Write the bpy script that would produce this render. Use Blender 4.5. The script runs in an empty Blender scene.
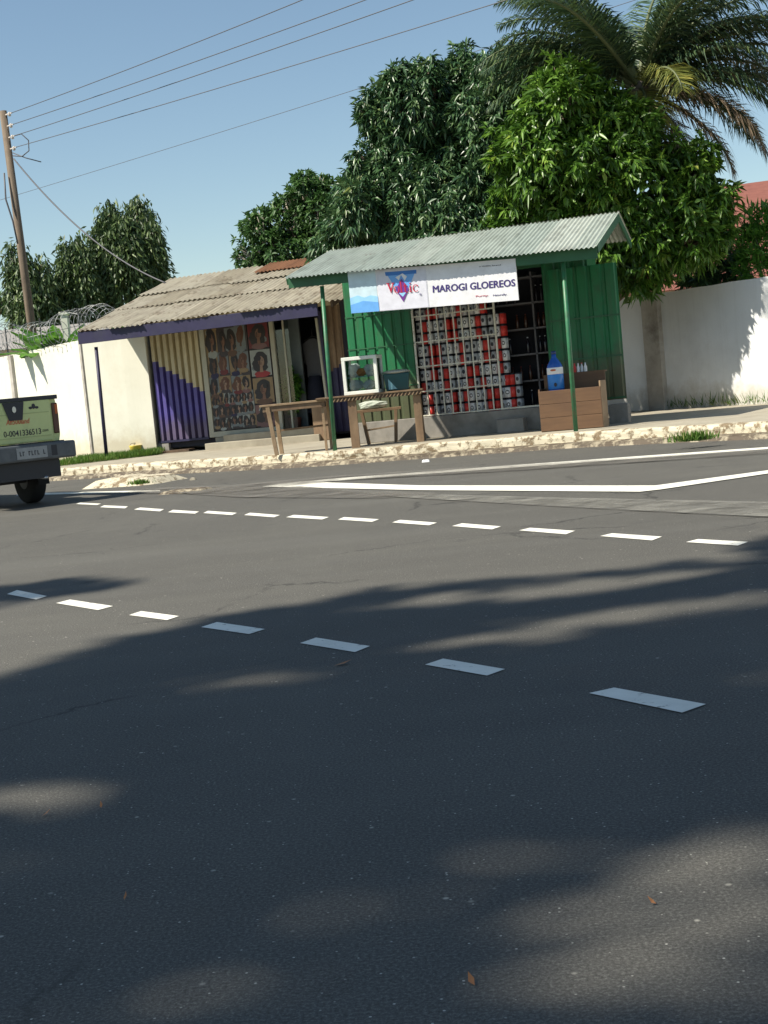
import bpy, math, random
import numpy as np
from mathutils import Vector, Matrix
random.seed(7)
RNG = np.random.default_rng(11)
R = math.radians
sc = bpy.context.scene
COL = sc.collection

# ------------------------------------------------------------------ camera
FPX, PHI, EYE = 1400.0, R(5.5), 1.2
PITCH = math.atan(123 * math.cos(PHI) / FPX)
cd = bpy.data.cameras.new('camera')
cd.sensor_fit = 'HORIZONTAL'; cd.sensor_width = 36; cd.lens = 36 * FPX / 768
cd.clip_start = 0.1; cd.clip_end = 3000
cam = bpy.data.objects.new('camera', cd); COL.objects.link(cam)
cam.matrix_world = Matrix.Translation((0, 0, EYE)) @ Matrix.Rotation(R(90) - PITCH, 4, 'X') @ Matrix.Rotation(-PHI, 4, 'Z')
sc.camera = cam

def ray(x, y):
    a, b = x - 384, y - 512
    u = a * math.cos(PHI) - b * math.sin(PHI); v = a * math.sin(PHI) + b * math.cos(PHI)
    return Vector((u, FPX * math.cos(PITCH) - v * math.sin(PITCH), -FPX * math.sin(PITCH) - v * math.cos(PITCH)))
def G(x, y, z=0.0):                      # point of the ground plane seen at a pixel
    d = ray(x, y); t = (z - EYE) / d.z
    return Vector((d.x * t, d.y * t, z))
def D(x, y, Y):                          # point at a known distance
    d = ray(x, y); t = Y / d.y
    return Vector((d.x * t, Y, EYE + d.z * t))

class Frame:                             # a building's local frame: x along the front, y back, z up
    def __init__(s, x, y, z, ang):
        s.o = Vector((x, y, z)); s.a = ang
        s.M = Matrix.Translation(s.o) @ Matrix.Rotation(ang, 4, 'Z'); s.I = s.M.inverted()
    def hit(s, px, py, yl):              # (x, z) in the local plane y = yl
        o = s.I @ Vector((0, 0, EYE)); d = s.I.to_3x3() @ ray(px, py)
        t = (yl - o.y) / d.y
        return (o.x + d.x * t, o.z + d.z * t)

# ------------------------------------------------------------------ mesh helpers
class MB:
    def __init__(s): s.v = []; s.f = []; s.m = []; s.mats = []; s.cm = 0; s.sm = []
    def use(s, m):
        if m not in s.mats: s.mats.append(m)
        s.cm = s.mats.index(m); return s
    def add(s, vs, fs, smooth=False):
        n = len(s.v); s.v += [tuple(v) for v in vs]
        for f in fs: s.f.append([n + i for i in f]); s.m.append(s.cm); s.sm.append(smooth)
        return s
    def box(s, c, d, rz=0, M=None):
        hx, hy, hz = d[0] / 2, d[1] / 2, d[2] / 2
        vs = [Vector((x, y, z)) for x in (-hx, hx) for y in (-hy, hy) for z in (-hz, hz)]
        T = M or Matrix.Rotation(rz, 4, 'Z')
        vs = [T @ v + Vector(c) for v in vs]
        return s.add(vs, [(0, 1, 3, 2), (4, 6, 7, 5), (0, 4, 5, 1), (2, 3, 7, 6), (0, 2, 6, 4), (1, 5, 7, 3)])
    def span(s, a, b):                   # box between two corners
        c = [(a[i] + b[i]) / 2 for i in range(3)]; d = [abs(a[i] - b[i]) for i in range(3)]
        return s.box(c, d)
    def beam(s, p, q, w, h):             # rectangular bar between points
        p, q = Vector(p), Vector(q); d = (q - p); L = d.length; d.normalize()
        up = Vector((0, 0, 1)) if abs(d.z) < .95 else Vector((0, 1, 0))
        r = d.cross(up).normalized(); u = r.cross(d)
        vs = [e + r * (a * w / 2) + u * (b * h / 2) for e in (p, q) for a, b in ((-1, -1), (1, -1), (1, 1), (-1, 1))]
        return s.add(vs, [(0, 1, 2, 3), (7, 6, 5, 4), (0, 4, 5, 1), (1, 5, 6, 2), (2, 6, 7, 3), (3, 7, 4, 0)])
    def tube(s, pts, r, n=8, cap=True):
        pts = [Vector(p) for p in pts]; rs = r if isinstance(r, (list, tuple)) else [r] * len(pts)
        vs = []; prev = None
        for i, p in enumerate(pts):
            d = (pts[min(i + 1, len(pts) - 1)] - pts[max(i - 1, 0)]).normalized()
            if prev is None: prev = d.orthogonal().normalized()
            a = (prev - d * prev.dot(d)).normalized(); prev = a; b = d.cross(a)
            for k in range(n):
                t = 2 * math.pi * k / n; vs.append(p + (a * math.cos(t) + b * math.sin(t)) * rs[i])
        fs = [(i * n + k, i * n + (k + 1) % n, (i + 1) * n + (k + 1) % n, (i + 1) * n + k) for i in range(len(pts) - 1) for k in range(n)]
        if cap: fs += [tuple(range(n))[::-1], tuple(range((len(pts) - 1) * n, len(pts) * n))]
        return s.add(vs, fs, True)
    def lathe(s, c, prof, n=14):         # prof: (r, z)
        vs = [(c[0] + r * math.cos(2 * math.pi * k / n), c[1] + r * math.sin(2 * math.pi * k / n), c[2] + z) for r, z in prof for k in range(n)]
        fs = [(i * n + k, i * n + (k + 1) % n, (i + 1) * n + (k + 1) % n, (i + 1) * n + k) for i in range(len(prof) - 1) for k in range(n)]
        fs += [tuple(range(n))[::-1], tuple(range((len(prof) - 1) * n, len(prof) * n))]
        return s.add(vs, fs, True)
    def poly(s, pts): return s.add(pts, [tuple(range(len(pts)))])
    def xz(s, pts, y, t=.002):           # thin plate in the xz plane, front at y-t
        n = len(pts)
        vs = [(p[0], y - t, p[1]) for p in pts] + [(p[0], y, p[1]) for p in pts]
        return s.add(vs, [tuple(range(n))] + [(i, (i + 1) % n, n + (i + 1) % n, n + i) for i in range(n)])
    def ell(s, cx, cz, rx, rz, y, t=.002, n=14, a0=0, a1=360):
        return s.xz([(cx + rx * math.cos(R(a0 + (a1 - a0) * k / n)), cz + rz * math.sin(R(a0 + (a1 - a0) * k / n))) for k in range(n + (a1 - a0 < 360))], y, t)
    def build(s, name, mat=None, parent=None, bevel=0, fix=True):
        me = bpy.data.meshes.new(name); me.from_pydata(s.v, [], s.f)
        if mat is not None and not s.mats: me.materials.append(mat)
        for m in s.mats: me.materials.append(m)
        me.polygons.foreach_set('material_index', s.m if s.mats else [0] * len(s.f))
        me.polygons.foreach_set('use_smooth', s.sm)
        if hasattr(s, 'rnd'):
            at = me.attributes.new('rnd', 'FLOAT', 'FACE'); at.data.foreach_set('value', s.rnd)
        me.update()
        o = bpy.data.objects.new(name, me); COL.objects.link(o)
        if parent: o.parent = parent
        if bevel:
            b = o.modifiers.new('bevel', 'BEVEL'); b.width = bevel; b.segments = 2; b.limit_method = 'ANGLE'
        return o
def tag(o, label=None, cat=None, group=None, kind=None):
    if label: o['label'] = label
    if cat: o['category'] = cat
    if group: o['group'] = group
    if kind: o['kind'] = kind
    return o
def empty(name, loc, rz=0, label=None, cat=None, group=None):
    o = bpy.data.objects.new(name, None); COL.objects.link(o); o.location = loc; o.rotation_euler = (0, 0, rz)
    o.empty_display_size = .1
    return tag(o, label, cat, group)
def copy_tree(o, parent=None):
    c = o.copy(); COL.objects.link(c)
    if parent: c.parent = parent
    for ch in list(o.children): copy_tree(ch, c)
    return c
def text(name, body, mat, parent, w, h, x, y, z, bold=.0, shear=0, t=.003):
    """lettering that fills w x h, lower left corner at x, z on the plane y, facing -y"""
    cu = bpy.data.curves.new('t', 'FONT'); cu.body = body; cu.offset = bold; cu.shear = shear; cu.extrude = .01; cu.resolution_u = 3
    ob = bpy.data.objects.new('t', cu); COL.objects.link(ob)
    bpy.context.view_layer.update()
    dg = bpy.context.evaluated_depsgraph_get()
    me = bpy.data.meshes.new_from_object(ob.evaluated_get(dg)); bpy.data.objects.remove(ob)
    n = len(me.vertices); a = np.empty(n * 3); me.vertices.foreach_get('co', a); a = a.reshape(-1, 3)
    lo, hi = a.min(0), a.max(0); s = (hi - lo); s[s == 0] = 1
    b = np.empty_like(a)
    b[:, 0] = x + (a[:, 0] - lo[0]) / s[0] * w; b[:, 2] = z + (a[:, 1] - lo[1]) / s[1] * h; b[:, 1] = y - (a[:, 2] - lo[2]) / s[2] * t
    me.vertices.foreach_set('co', b.ravel()); me.materials.clear(); me.materials.append(mat); me.update()
    o = bpy.data.objects.new(name, me); COL.objects.link(o); o.parent = parent
    return o

# ------------------------------------------------------------------ materials
def newmat(name):
    m = bpy.data.materials.new(name); m.use_nodes = True
    nt = m.node_tree; return m, nt, nt.nodes['Principled BSDF']
def N(nt, t, **k):
    n = nt.nodes.new(t)
    for a, b in k.items():
        if a.startswith('i_'): n.inputs[a[2:].replace('_', ' ')].default_value = b
        else: setattr(n, a, b)
    return n
def c4(c): return (c[0], c[1], c[2], 1)
def ramp(nt, src, stops):
    r = nt.nodes.new('ShaderNodeValToRGB'); e = r.color_ramp.elements
    while len(e) < len(stops): e.new(.5)
    for i, (p, c) in enumerate(stops): e[i].position = p; e[i].color = c4(c) if len(c) == 3 else c
    nt.links.new(src, r.inputs[0]); return r
def noise(nt, scale, detail=4, rough=.6, stretch=None, seed=0, coord='Object'):
    tc = nt.nodes.new('ShaderNodeTexCoord'); mp = nt.nodes.new('ShaderNodeMapping')
    nt.links.new(tc.outputs[coord], mp.inputs[0])
    mp.inputs['Location'].default_value = (seed * 3.1, seed * 1.7, seed * 2.3)
    if stretch: mp.inputs['Scale'].default_value = stretch
    n = N(nt, 'ShaderNodeTexNoise'); n.inputs['Scale'].default_value = scale; n.inputs['Detail'].default_value = detail; n.inputs['Roughness'].default_value = rough
    nt.links.new(mp.outputs[0], n.inputs['Vector']); return n
def mix(nt, fac, a, b, mode='MIX'):
    m = nt.nodes.new('ShaderNodeMix'); m.data_type = 'RGBA'; m.blend_type = mode
    for s, v in ((m.inputs[0], fac), (m.inputs[6], a), (m.inputs[7], b)):
        if hasattr(v, 'links') or hasattr(v, 'is_linked'): nt.links.new(v, s)
        elif isinstance(v, (int, float)): s.default_value = v
        else: s.default_value = c4(v)
    return m.outputs[2]
def bump(nt, b, h, strength=.3, dist=.01):
    n = nt.nodes.new('ShaderNodeBump'); n.inputs['Strength'].default_value = strength; n.inputs['Distance'].default_value = dist
    nt.links.new(h, n.inputs['Height']); nt.links.new(n.outputs[0], b.inputs['Normal'])
def mottled(name, c1, c2, scale=3, rough=.7, dirt=None, dirt_amt=.5, dscale=1.2, bs=.2, stretch=None, metal=0, fine=60, seed=0, spec=.5):
    m, nt, b = newmat(name)
    n = noise(nt, scale, 6, .65, stretch, seed)
    col = ramp(nt, n.outputs[0], [(.3, c1), (.7, c2)]).outputs[0]
    if dirt:
        d = noise(nt, dscale, 8, .7, None, seed + 5)
        f = ramp(nt, d.outputs[0], [(.5, (0, 0, 0)), (.72, (dirt_amt,) * 3)])
        col = mix(nt, f.outputs[0], col, dirt)
    nt.links.new(col, b.inputs['Base Color']); b.inputs['Roughness'].default_value = rough; b.inputs['Metallic'].default_value = metal
    b.inputs['Specular IOR Level'].default_value = spec
    f = noise(nt, fine, 4, .7, None, seed + 2); bump(nt, b, f.outputs[0], bs, .004)
    return m
def weather(m, streak, splash, z0, amt=.5, st=(5, 5, .30)):
    nt = m.node_tree; b = nt.nodes['Principled BSDF']; src = b.inputs['Base Color'].links[0].from_socket
    n = noise(nt, 1.6, 6, .65, st, 31); col = mix(nt, ramp(nt, n.outputs[0], [(.52, (0, 0, 0)), (.72, (amt,) * 3)]).outputs[0], src, streak)
    tc = nt.nodes.new('ShaderNodeTexCoord'); sp = nt.nodes.new('ShaderNodeSeparateXYZ'); nt.links.new(tc.outputs['Object'], sp.inputs[0])
    d = noise(nt, 3.0, 6, .7, None, 37); md = nt.nodes.new('ShaderNodeMath'); md.operation = 'MULTIPLY_ADD'; md.inputs[1].default_value = -.9; nt.links.new(d.outputs[0], md.inputs[0]); nt.links.new(sp.outputs[2], md.inputs[2])
    col = mix(nt, ramp(nt, md.outputs[0], [(max(0, z0 - .45), (.75,) * 3), (max(.02, z0 - .05), (0, 0, 0))]).outputs[0], col, splash)
    nt.links.new(col, b.inputs['Base Color'])
def plain(name, c, rough=.5, metal=0): return mottled(name, [x * .88 for x in c], [min(1, x * 1.1) for x in c], 6, rough, bs=.05, metal=metal)

def asphalt():
    m, nt, b = newmat('asphalt')
    big = noise(nt, .35, 5, .6); mid = noise(nt, 3.5, 6, .7, None, 3); fine = noise(nt, 110, 3, .85, None, 2)
    col = ramp(nt, big.outputs[0], [(.3, (.070, .065, .056)), (.7, (.106, .099, .085))]).outputs[0]
    col = mix(nt, .5, col, ramp(nt, mid.outputs[0], [(.3, (.066, .062, .054)), (.7, (.112, .106, .091))]).outputs[0])
    # tyre-polished bands, dust drifts and long smears along the carriageway
    for seed, st, lo, amt, c in ((9, (.35, 1.6, 1), .50, .5, (.15, .143, .12)), (21, (1.5, .22, 1), .52, .55, (.135, .13, .11)), (33, (.5, .35, 1), .60, .5, (.045, .044, .040))):
        band = noise(nt, .6, 5, .6, st, seed)
        bf = ramp(nt, band.outputs[0], [(lo, (0, 0, 0)), (lo + .2, (amt,) * 3)])
        col = mix(nt, bf.outputs[0], col, c)
    tcw = nt.nodes.new('ShaderNodeTexCoord'); mpw = nt.nodes.new('ShaderNodeMapping'); mpw.inputs['Rotation'].default_value = (0, 0, R(36)); mpw.inputs['Scale'].default_value = (.09, 1.1, 1)
    nw = N(nt, 'ShaderNodeTexNoise'); nw.inputs['Scale'].default_value = 1.0; nw.inputs['Detail'].default_value = 4; nt.links.new(tcw.outputs['Object'], mpw.inputs[0]); nt.links.new(mpw.outputs[0], nw.inputs['Vector'])
    col = mix(nt, ramp(nt, nw.outputs[0], [(.50, (0, 0, 0)), (.66, (.45,) * 3)]).outputs[0], col, (.135, .131, .118))
    oil = noise(nt, 2.2, 3, .5, None, 41); of = ramp(nt, oil.outputs[0], [(.66, (0, 0, 0)), (.76, (.55,) * 3)])
    col = mix(nt, of.outputs[0], col, (.040, .039, .037))
    col = mix(nt, .6, col, ramp(nt, fine.outputs[0], [(.32, (.020, .020, .018)), (.5, (.080, .078, .071)), (.7, (.24, .235, .21))]).outputs[0])
    tc = nt.nodes.new('ShaderNodeTexCoord')
    # hairline cracks, broken up by noise
    cv = N(nt, 'ShaderNodeTexVoronoi'); cv.feature = 'DISTANCE_TO_EDGE'; cv.inputs['Scale'].default_value = .45
    wob = noise(nt, 2.5, 5, .7, None, 14); ad = nt.nodes.new('ShaderNodeMix'); ad.data_type = 'RGBA'; ad.blend_type = 'ADD'; ad.inputs[0].default_value = .45
    nt.links.new(tc.outputs['Object'], ad.inputs[6]); nt.links.new(wob.outputs['Color'], ad.inputs[7]); nt.links.new(ad.outputs[2], cv.inputs['Vector'])
    cr = ramp(nt, cv.outputs['Distance'], [(.0, (1, 1, 1)), (.012, (0, 0, 0))]); msk = ramp(nt, noise(nt, .8, 3, .5, None, 17).outputs[0], [(.52, (0, 0, 0)), (.6, (.8, .8, .8))])
    col = mix(nt, mix(nt, 1.0, cr.outputs[0], msk.outputs[0], 'MULTIPLY'), col, (.03, .029, .027))
    # pale aggregate of two sizes
    for sc_, lo, c in ((42, .66, (.50, .48, .42)), (17, .90, (.42, .40, .34))):
        vo = N(nt, 'ShaderNodeTexVoronoi'); vo.inputs['Scale'].default_value = sc_
        nt.links.new(tc.outputs['Object'], vo.inputs['Vector'])
        near = ramp(nt, vo.outputs['Distance'], [(.07, (1, 1, 1)), (.16, (0, 0, 0))])
        sep = nt.nodes.new('ShaderNodeSeparateColor'); nt.links.new(vo.outputs['Color'], sep.inputs[0])
        pick = ramp(nt, sep.outputs[0], [(lo, (0, 0, 0)), (min(1, lo + .25), (1, 1, 1))])
        col = mix(nt, mix(nt, 1.0, near.outputs[0], pick.outputs[0], 'MULTIPLY'), col, c)
    nt.links.new(col, b.inputs['Base Color']); b.inputs['Roughness'].default_value = .85
    b.inputs['Specular IOR Level'].default_value = .25
    bump(nt, b, fine.outputs[0], .35, .006)
    return m
def worn_paint(name, paint, under, thr=.5, scale=6, rough=.75, stretch=None, soft=.04, seed=0, transparent=False):
    m, nt, b = newmat(name)
    n = noise(nt, scale, 8, .72, stretch, seed)
    f = ramp(nt, n.outputs[0], [(thr - soft, (0, 0, 0)), (thr + soft, (1, 1, 1))])
    n2 = noise(nt, 4, 5, .7, None, seed + 1)
    p = ramp(nt, n2.outputs[0], [(.3, [x * .8 for x in paint]), (.7, paint)])
    if transparent:
        nt.links.new(p.outputs[0], b.inputs['Base Color'])
        t = nt.nodes.new('ShaderNodeBsdfTransparent'); ms = nt.nodes.new('ShaderNodeMixShader')
        nt.links.new(f.outputs[0], ms.inputs[0]); nt.links.new(b.outputs[0], ms.inputs[1]); nt.links.new(t.outputs[0], ms.inputs[2])
        nt.links.new(ms.outputs[0], nt.nodes['Material Output'].inputs[0])
    else:
        u = ramp(nt, n2.outputs[0], [(.3, [x * .7 for x in under]), (.7, under)])
        nt.links.new(mix(nt, f.outputs[0], p.outputs[0], u.outputs[0]), b.inputs['Base Color'])
        bump(nt, b, f.outputs[0], .5, .01)
    b.inputs['Roughness'].default_value = rough
    return m
def leafmat(name, stops, rough=.42, trans=.25):
    m, nt, b = newmat(name)
    a = N(nt, 'ShaderNodeAttribute'); a.attribute_name = 'rnd'
    r = ramp(nt, a.outputs['Fac'], stops)
    nt.links.new(r.outputs[0], b.inputs['Base Color']); b.inputs['Roughness'].default_value = rough
    t = nt.nodes.new('ShaderNodeBsdfTranslucent'); nt.links.new(r.outputs[0], t.inputs[0])
    ms = nt.nodes.new('ShaderNodeMixShader'); ms.inputs[0].default_value = trans
    nt.links.new(b.outputs[0], ms.inputs[1]); nt.links.new(t.outputs[0], ms.inputs[2]); nt.links.new(ms.outputs[0], nt.nodes['Material Output'].inputs[0])
    return m
def sheetmat(name, stops, rough=.5, metal=.3, rust=None, rust_lo=.62, streak=(1, .12, 1), rust_amt=1, rscale=.9):
    m, nt, b = newmat(name)
    a = N(nt, 'ShaderNodeAttribute'); a.attribute_name = 'rnd'
    col = ramp(nt, a.outputs['Fac'], stops).outputs[0]
    n = noise(nt, 5, 6, .7, streak); col = mix(nt, .75, col, ramp(nt, n.outputs[0], [(.25, (.28, .27, .25)), (.5, (.75, .75, .75)), (.75, (1, 1, 1))]).outputs[0], 'MULTIPLY')
    if rust:
        d = noise(nt, rscale, 7, .65, None, 4)
        f = ramp(nt, d.outputs[0], [(rust_lo, (0, 0, 0)), (rust_lo + .08, (rust_amt,) * 3)])
        col = mix(nt, f.outputs[0], col, rust)
    nt.links.new(col, b.inputs['Base Color']); b.inputs['Roughness'].default_value = rough; b.inputs['Metallic'].default_value = metal
    f = noise(nt, 30, 4, .7, None, 8); bump(nt, b, f.outputs[0], .15, .004)
    return m
def glass(name, tint=(.8, .85, .85), rough=.03):
    m, nt, b = newmat(name)
    g = nt.nodes.new('ShaderNodeBsdfGlossy'); g.inputs['Roughness'].default_value = rough
    t = nt.nodes.new('ShaderNodeBsdfTransparent'); t.inputs[0].default_value = c4(tint)
    fr = nt.nodes.new('ShaderNodeFresnel'); fr.inputs[0].default_value = 1.5
    ms = nt.nodes.new('ShaderNodeMixShader')
    nt.links.new(fr.outputs[0], ms.inputs[0]); nt.links.new(t.outputs[0], ms.inputs[1]); nt.links.new(g.outputs[0], ms.inputs[2])
    nt.links.new(ms.outputs[0], nt.nodes['Material Output'].inputs[0]); return m

M = {}
M['asphalt'] = asphalt()
M['road_paint'] = worn_paint('road_paint', (.82, .80, .70), (.20, .19, .17), .635, 16, soft=.04)
M['old_paint'] = worn_paint('old_paint', (.27, .26, .225), (.1, .1, .1), .47, 2.4, stretch=(1, 1, 1), transparent=True, soft=.22)
M['dust'] = worn_paint('dust', (.19, .175, .15), (.1, .1, .1), .46, 1.6, transparent=True, soft=.25)
M['kerb'] = worn_paint('kerb', (.62, .56, .42), (.22, .16, .09), .535, 6.5, soft=.04)
M['gutter'] = worn_paint('gutter', (.36, .31, .22), (.10, .075, .05), .47, 6, soft=.05, seed=3)
M['concrete'] = mottled('concrete', (.28, .25, .19), (.38, .345, .27), 2.2, .85, (.2, .17, .13), .6, .9, .5)
M['grey_concrete'] = mottled('grey_concrete', (.20, .19, .17), (.32, .30, .27), 3, .85, (.12, .1, .08), .6, 1.5, .5)
M['soil'] = mottled('soil', (.16, .12, .07), (.28, .21, .13), 1.3, .95, (.08, .11, .04), .8, .4, .6)
M['wall_cream'] = mottled('wall_cream', (.66, .65, .55), (.72, .71, .61), .8, .85, (.50, .47, .36), .35, 1.1, .25)
M['wall_white'] = mottled('wall_white', (.68, .70, .71), (.76, .78, .78), .8, .85, (.46, .46, .45), .35, .9, .25)
M['wall_stain'] = mottled('wall_stain', (.42, .43, .43), (.52, .53, .53), 2, .9)
M['column_grey'] = mottled('column_grey', (.34, .31, .27), (.50, .47, .42), 2.5, .9, (.16, .14, .12), .7, 2.0, .5)
M['purple'] = mottled('purple', (.070, .055, .22), (.10, .08, .31), 4, .45, (.06, .05, .13), .4, 3)
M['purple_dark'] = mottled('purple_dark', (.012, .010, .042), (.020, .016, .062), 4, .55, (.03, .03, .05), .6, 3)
M['beige'] = mottled('beige', (.46, .39, .24), (.56, .49, .32), 3, .6, (.22, .17, .1), .5, 1.6, stretch=(3, 3, .4))
M['white_frame'] = mottled('white_frame', (.33, .32, .25), (.42, .41, .33), 3, .6, (.3, .27, .2), .5, 2)
M['green'] = mottled('green', (.003, .115, .040), (.006, .165, .056), 3, .5, (.035, .05, .025), .6, 2.2, stretch=(2, 2, .5))
M['green_fascia'] = mottled('green_fascia', (.012, .085, .034), (.022, .12, .048), 3, .5, (.03, .05, .03), .6, 2)
M['green_post'] = mottled('green_post', (.02, .12, .055), (.04, .19, .085), 9, .45, (.12, .08, .05), .7, 7)
M['roof_green'] = sheetmat('roof_green', [(0, (.40, .46, .41)), (.5, (.46, .51, .45)), (1, (.52, .56, .50))], .5, .15, (.2, .19, .15), .63, rust_amt=.7, rscale=1.8)
M['roof_zinc'] = sheetmat('roof_zinc', [(0, (.33, .29, .21)), (.4, (.38, .34, .255)), (1, (.46, .42, .33))], .65, .0, (.12, .085, .05), .56, rust_amt=.6, rscale=2.4)
M['roof_rust'] = sheetmat('roof_rust', [(0, (.20, .085, .04)), (1, (.30, .15, .07))], .85, .05, (.16, .06, .03), .55)
M['wood'] = mottled('wood', (.14, .085, .048), (.27, .18, .105), 5, .7, (.09, .06, .035), .6, 3, .4, stretch=(1, 1, .3))
M['wood_pale'] = mottled('wood_pale', (.24, .16, .09), (.38, .27, .165), 5, .7, (.2, .13, .07), .6, 3, .4)
M['wood_dark'] = mottled('wood_dark', (.07, .045, .03), (.14, .09, .055), 5, .8, (.03, .02, .02), .5, 3)
M['crate'] = mottled('crate', (.095, .050, .024), (.15, .080, .038), 4, .6, (.1, .05, .03), .5, 3, .3, stretch=(.3, 1, 3))
M['iron'] = mottled('iron', (.62, .60, .50), (.74, .72, .62), 20, .5, (.22, .12, .06), .6, 12)
M['dark_metal'] = plain('dark_metal', (.05, .05, .055), .5, .4)
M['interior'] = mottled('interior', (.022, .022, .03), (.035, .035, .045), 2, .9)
M['shelf'] = mottled('shelf', (.10, .10, .11), (.17, .16, .17), 4, .8)
M['bottle_dark'] = plain('bottle_dark', (.018, .015, .022), .2)
M['bottle_brown'] = plain('bottle_brown', (.06, .022, .012), .2)
M['red'] = plain('red', (.66, .045, .035), .4)
M['red_dark'] = plain('red_dark', (.12, .012, .012), .45)
M['silver'] = plain('silver', (.55, .57, .60), .35, .2)
M['label_white'] = plain('label_white', (.82, .82, .82), .5)
M['ink'] = plain('ink', (.02, .02, .03), .5)
M['water_blue'] = plain('water_blue', (.02, .10, .42), .15)
M['water_cap'] = plain('water_cap', (.02, .045, .16), .3)
M['label_blue'] = plain('label_blue', (.03, .22, .62), .3)
M['orange'] = plain('orange', (.50, .11, .02), .5)
M['sign_white'] = plain('sign_white', (.74, .74, .76), .35)
M['sign_mid'] = plain('sign_mid', (.66, .66, .73), .35)
M['sign_cloud'] = plain('sign_cloud', (.54, .68, .75), .35)
M['sign_sea'] = plain('sign_sea', (.14, .38, .78), .35)
M['sign_sea_pale'] = plain('sign_sea_pale', (.30, .58, .85), .35)
M['sign_deep'] = plain('sign_deep', (.02, .16, .52), .35)
M['logo_red'] = plain('logo_red', (.50, .02, .06), .35)
M['logo_purple'] = plain('logo_purple', (.16, .03, .26), .35)
M['navy'] = plain('navy', (.05, .03, .16), .4)
M['teal'] = plain('teal', (.01, .075, .085), .35)
M['teal_pale'] = plain('teal_pale', (.2, .42, .48), .4)
M['lid'] = plain('lid', (.42, .43, .38), .5)
M['case_white'] = plain('case_white', (.72, .74, .68), .4)
M['plastic'] = mottled('plastic', (.75, .78, .76), (.92, .93, .92), 14, .3)
M['snack'] = mottled('snack', (.55, .18, .04), (.75, .35, .10), 18, .6)
M['blue_drum'] = plain('blue_drum', (.006, .016, .12), .4)
M['yellow'] = plain('yellow', (.80, .62, .10), .45)
M['skin_a'] = plain('skin_a', (.17, .09, .06), .6)
M['skin_b'] = plain('skin_b', (.10, .055, .035), .6)
M['skin_c'] = plain('skin_c', (.26, .17, .12), .6)
M['hair'] = plain('hair', (.018, .014, .014), .5)
M['hair_b'] = plain('hair_b', (.10, .04, .02), .5)
M['poster_pale'] = plain('poster_pale', (.26, .28, .26), .5)
M['poster_grey'] = plain('poster_grey', (.14, .16, .165), .5)
M['poster_pink'] = plain('poster_pink', (.15, .075, .07), .5)
M['poster_dark'] = plain('poster_dark', (.04, .03, .03), .5)
M['poster_red'] = plain('poster_red', (.26, .02, .02), .5)
M['poster_gold'] = plain('poster_gold', (.22, .15, .075), .5)
M['glass'] = glass('glass')
M['truck'] = mottled('truck', (.50, .57, .24), (.58, .64, .29), 2, .35, (.25, .25, .15), .3, 3)
M['truck_crease_shade'] = mottled('truck_crease_shade', (.36, .42, .18), (.44, .50, .22), 3, .4)  # truck green darkened, painting the shade of the tailgate creases
M['truck_dark'] = plain('truck_dark', (.02, .022, .03), .5)
M['truck_grey'] = mottled('truck_grey', (.07, .078, .085), (.12, .13, .14), 5, .5, (.06, .06, .06), .6, 4)
M['chrome'] = plain('chrome', (.45, .46, .48), .25, .8)
M['rubber'] = plain('rubber', (.015, .015, .016), .85)
M['light_red'] = plain('light_red', (.07, .018, .015), .2)
M['letter_orange'] = plain('letter_orange', (.60, .12, .05), .5)
M['plate'] = mottled('plate', (.26, .27, .27), (.36, .37, .37), 12, .5)
M['pole'] = mottled('pole', (.09, .065, .045), (.22, .17, .12), 3, .85, (.06, .04, .03), .6, 3, .5, stretch=(4, 4, .3))
M['wire'] = plain('wire', (.09, .09, .10), .6)
M['razor'] = plain('razor', (.32, .33, .33), .45, .5)
M['porcelain'] = plain('porcelain', (.55, .5, .45), .25)
M['bark'] = mottled('bark', (.09, .065, .045), (.20, .16, .12), 4, .9, (.04, .03, .02), .5, 3, .7, stretch=(2, 2, .5))
M['bark_pale'] = mottled('bark_pale', (.28, .24, .19), (.42, .38, .32), 4, .9)
M['mango'] = leafmat('mango', [(0, (.022, .058, .026)), (.5, (.056, .125, .050)), (.85, (.11, .19, .066)), (.97, (.15, .20, .07)), (1, (.24, .27, .07))], .36, .15)
M['mango_young'] = leafmat('mango_young', [(0, (.030, .082, .012)), (.5, (.080, .175, .022)), (.85, (.17, .31, .042)), (.97, (.30, .40, .065)), (1, (.42, .32, .05))], .38, .28)
M['small_leaf'] = leafmat('small_leaf', [(0, (.032, .085, .024)), (.6, (.065, .145, .036)), (1, (.12, .22, .055))], .5, .25)
M['drape_leaf'] = leafmat('drape_leaf', [(0, (.034, .064, .022)), (.6, (.070, .125, .038)), (1, (.15, .21, .065))], .5, .2)
M['palm_leaf'] = leafmat('palm_leaf', [(0, (.030, .060, .034)), (.6, (.058, .105, .050)), (1, (.13, .18, .06))], .35, .2)
M['palm_yellow'] = leafmat('palm_yellow', [(0, (.10, .13, .03)), (.7, (.20, .22, .05)), (1, (.40, .36, .08))], .45, .3)
M['palm_dead'] = leafmat('palm_dead', [(0, (.16, .11, .07)), (1, (.36, .27, .18))], .8, .15)
M['bright_leaf'] = leafmat('bright_leaf', [(0, (.06, .18, .02)), (1, (.16, .36, .05))], .45, .35)
M['grass'] = leafmat('grass', [(0, (.06, .13, .015)), (.8, (.12, .24, .03)), (1, (.25, .25, .08))], .6, .3)
M['terracotta'] = mottled('terracotta', (.15, .05, .038), (.22, .08, .058), 3, .8, (.2, .07, .05), .5, 1.5, stretch=(1, 1, 6))
M['house_wall'] = mottled('house_wall', (.55, .5, .4), (.65, .6, .5), 1, .9)
M['grey_roof'] = mottled('grey_roof', (.24, .225, .21), (.32, .30, .28), 1, .8, stretch=(6, .3, 1))
M['dress_grey'] = plain('dress_grey', (.10, .10, .11), .9)
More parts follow.
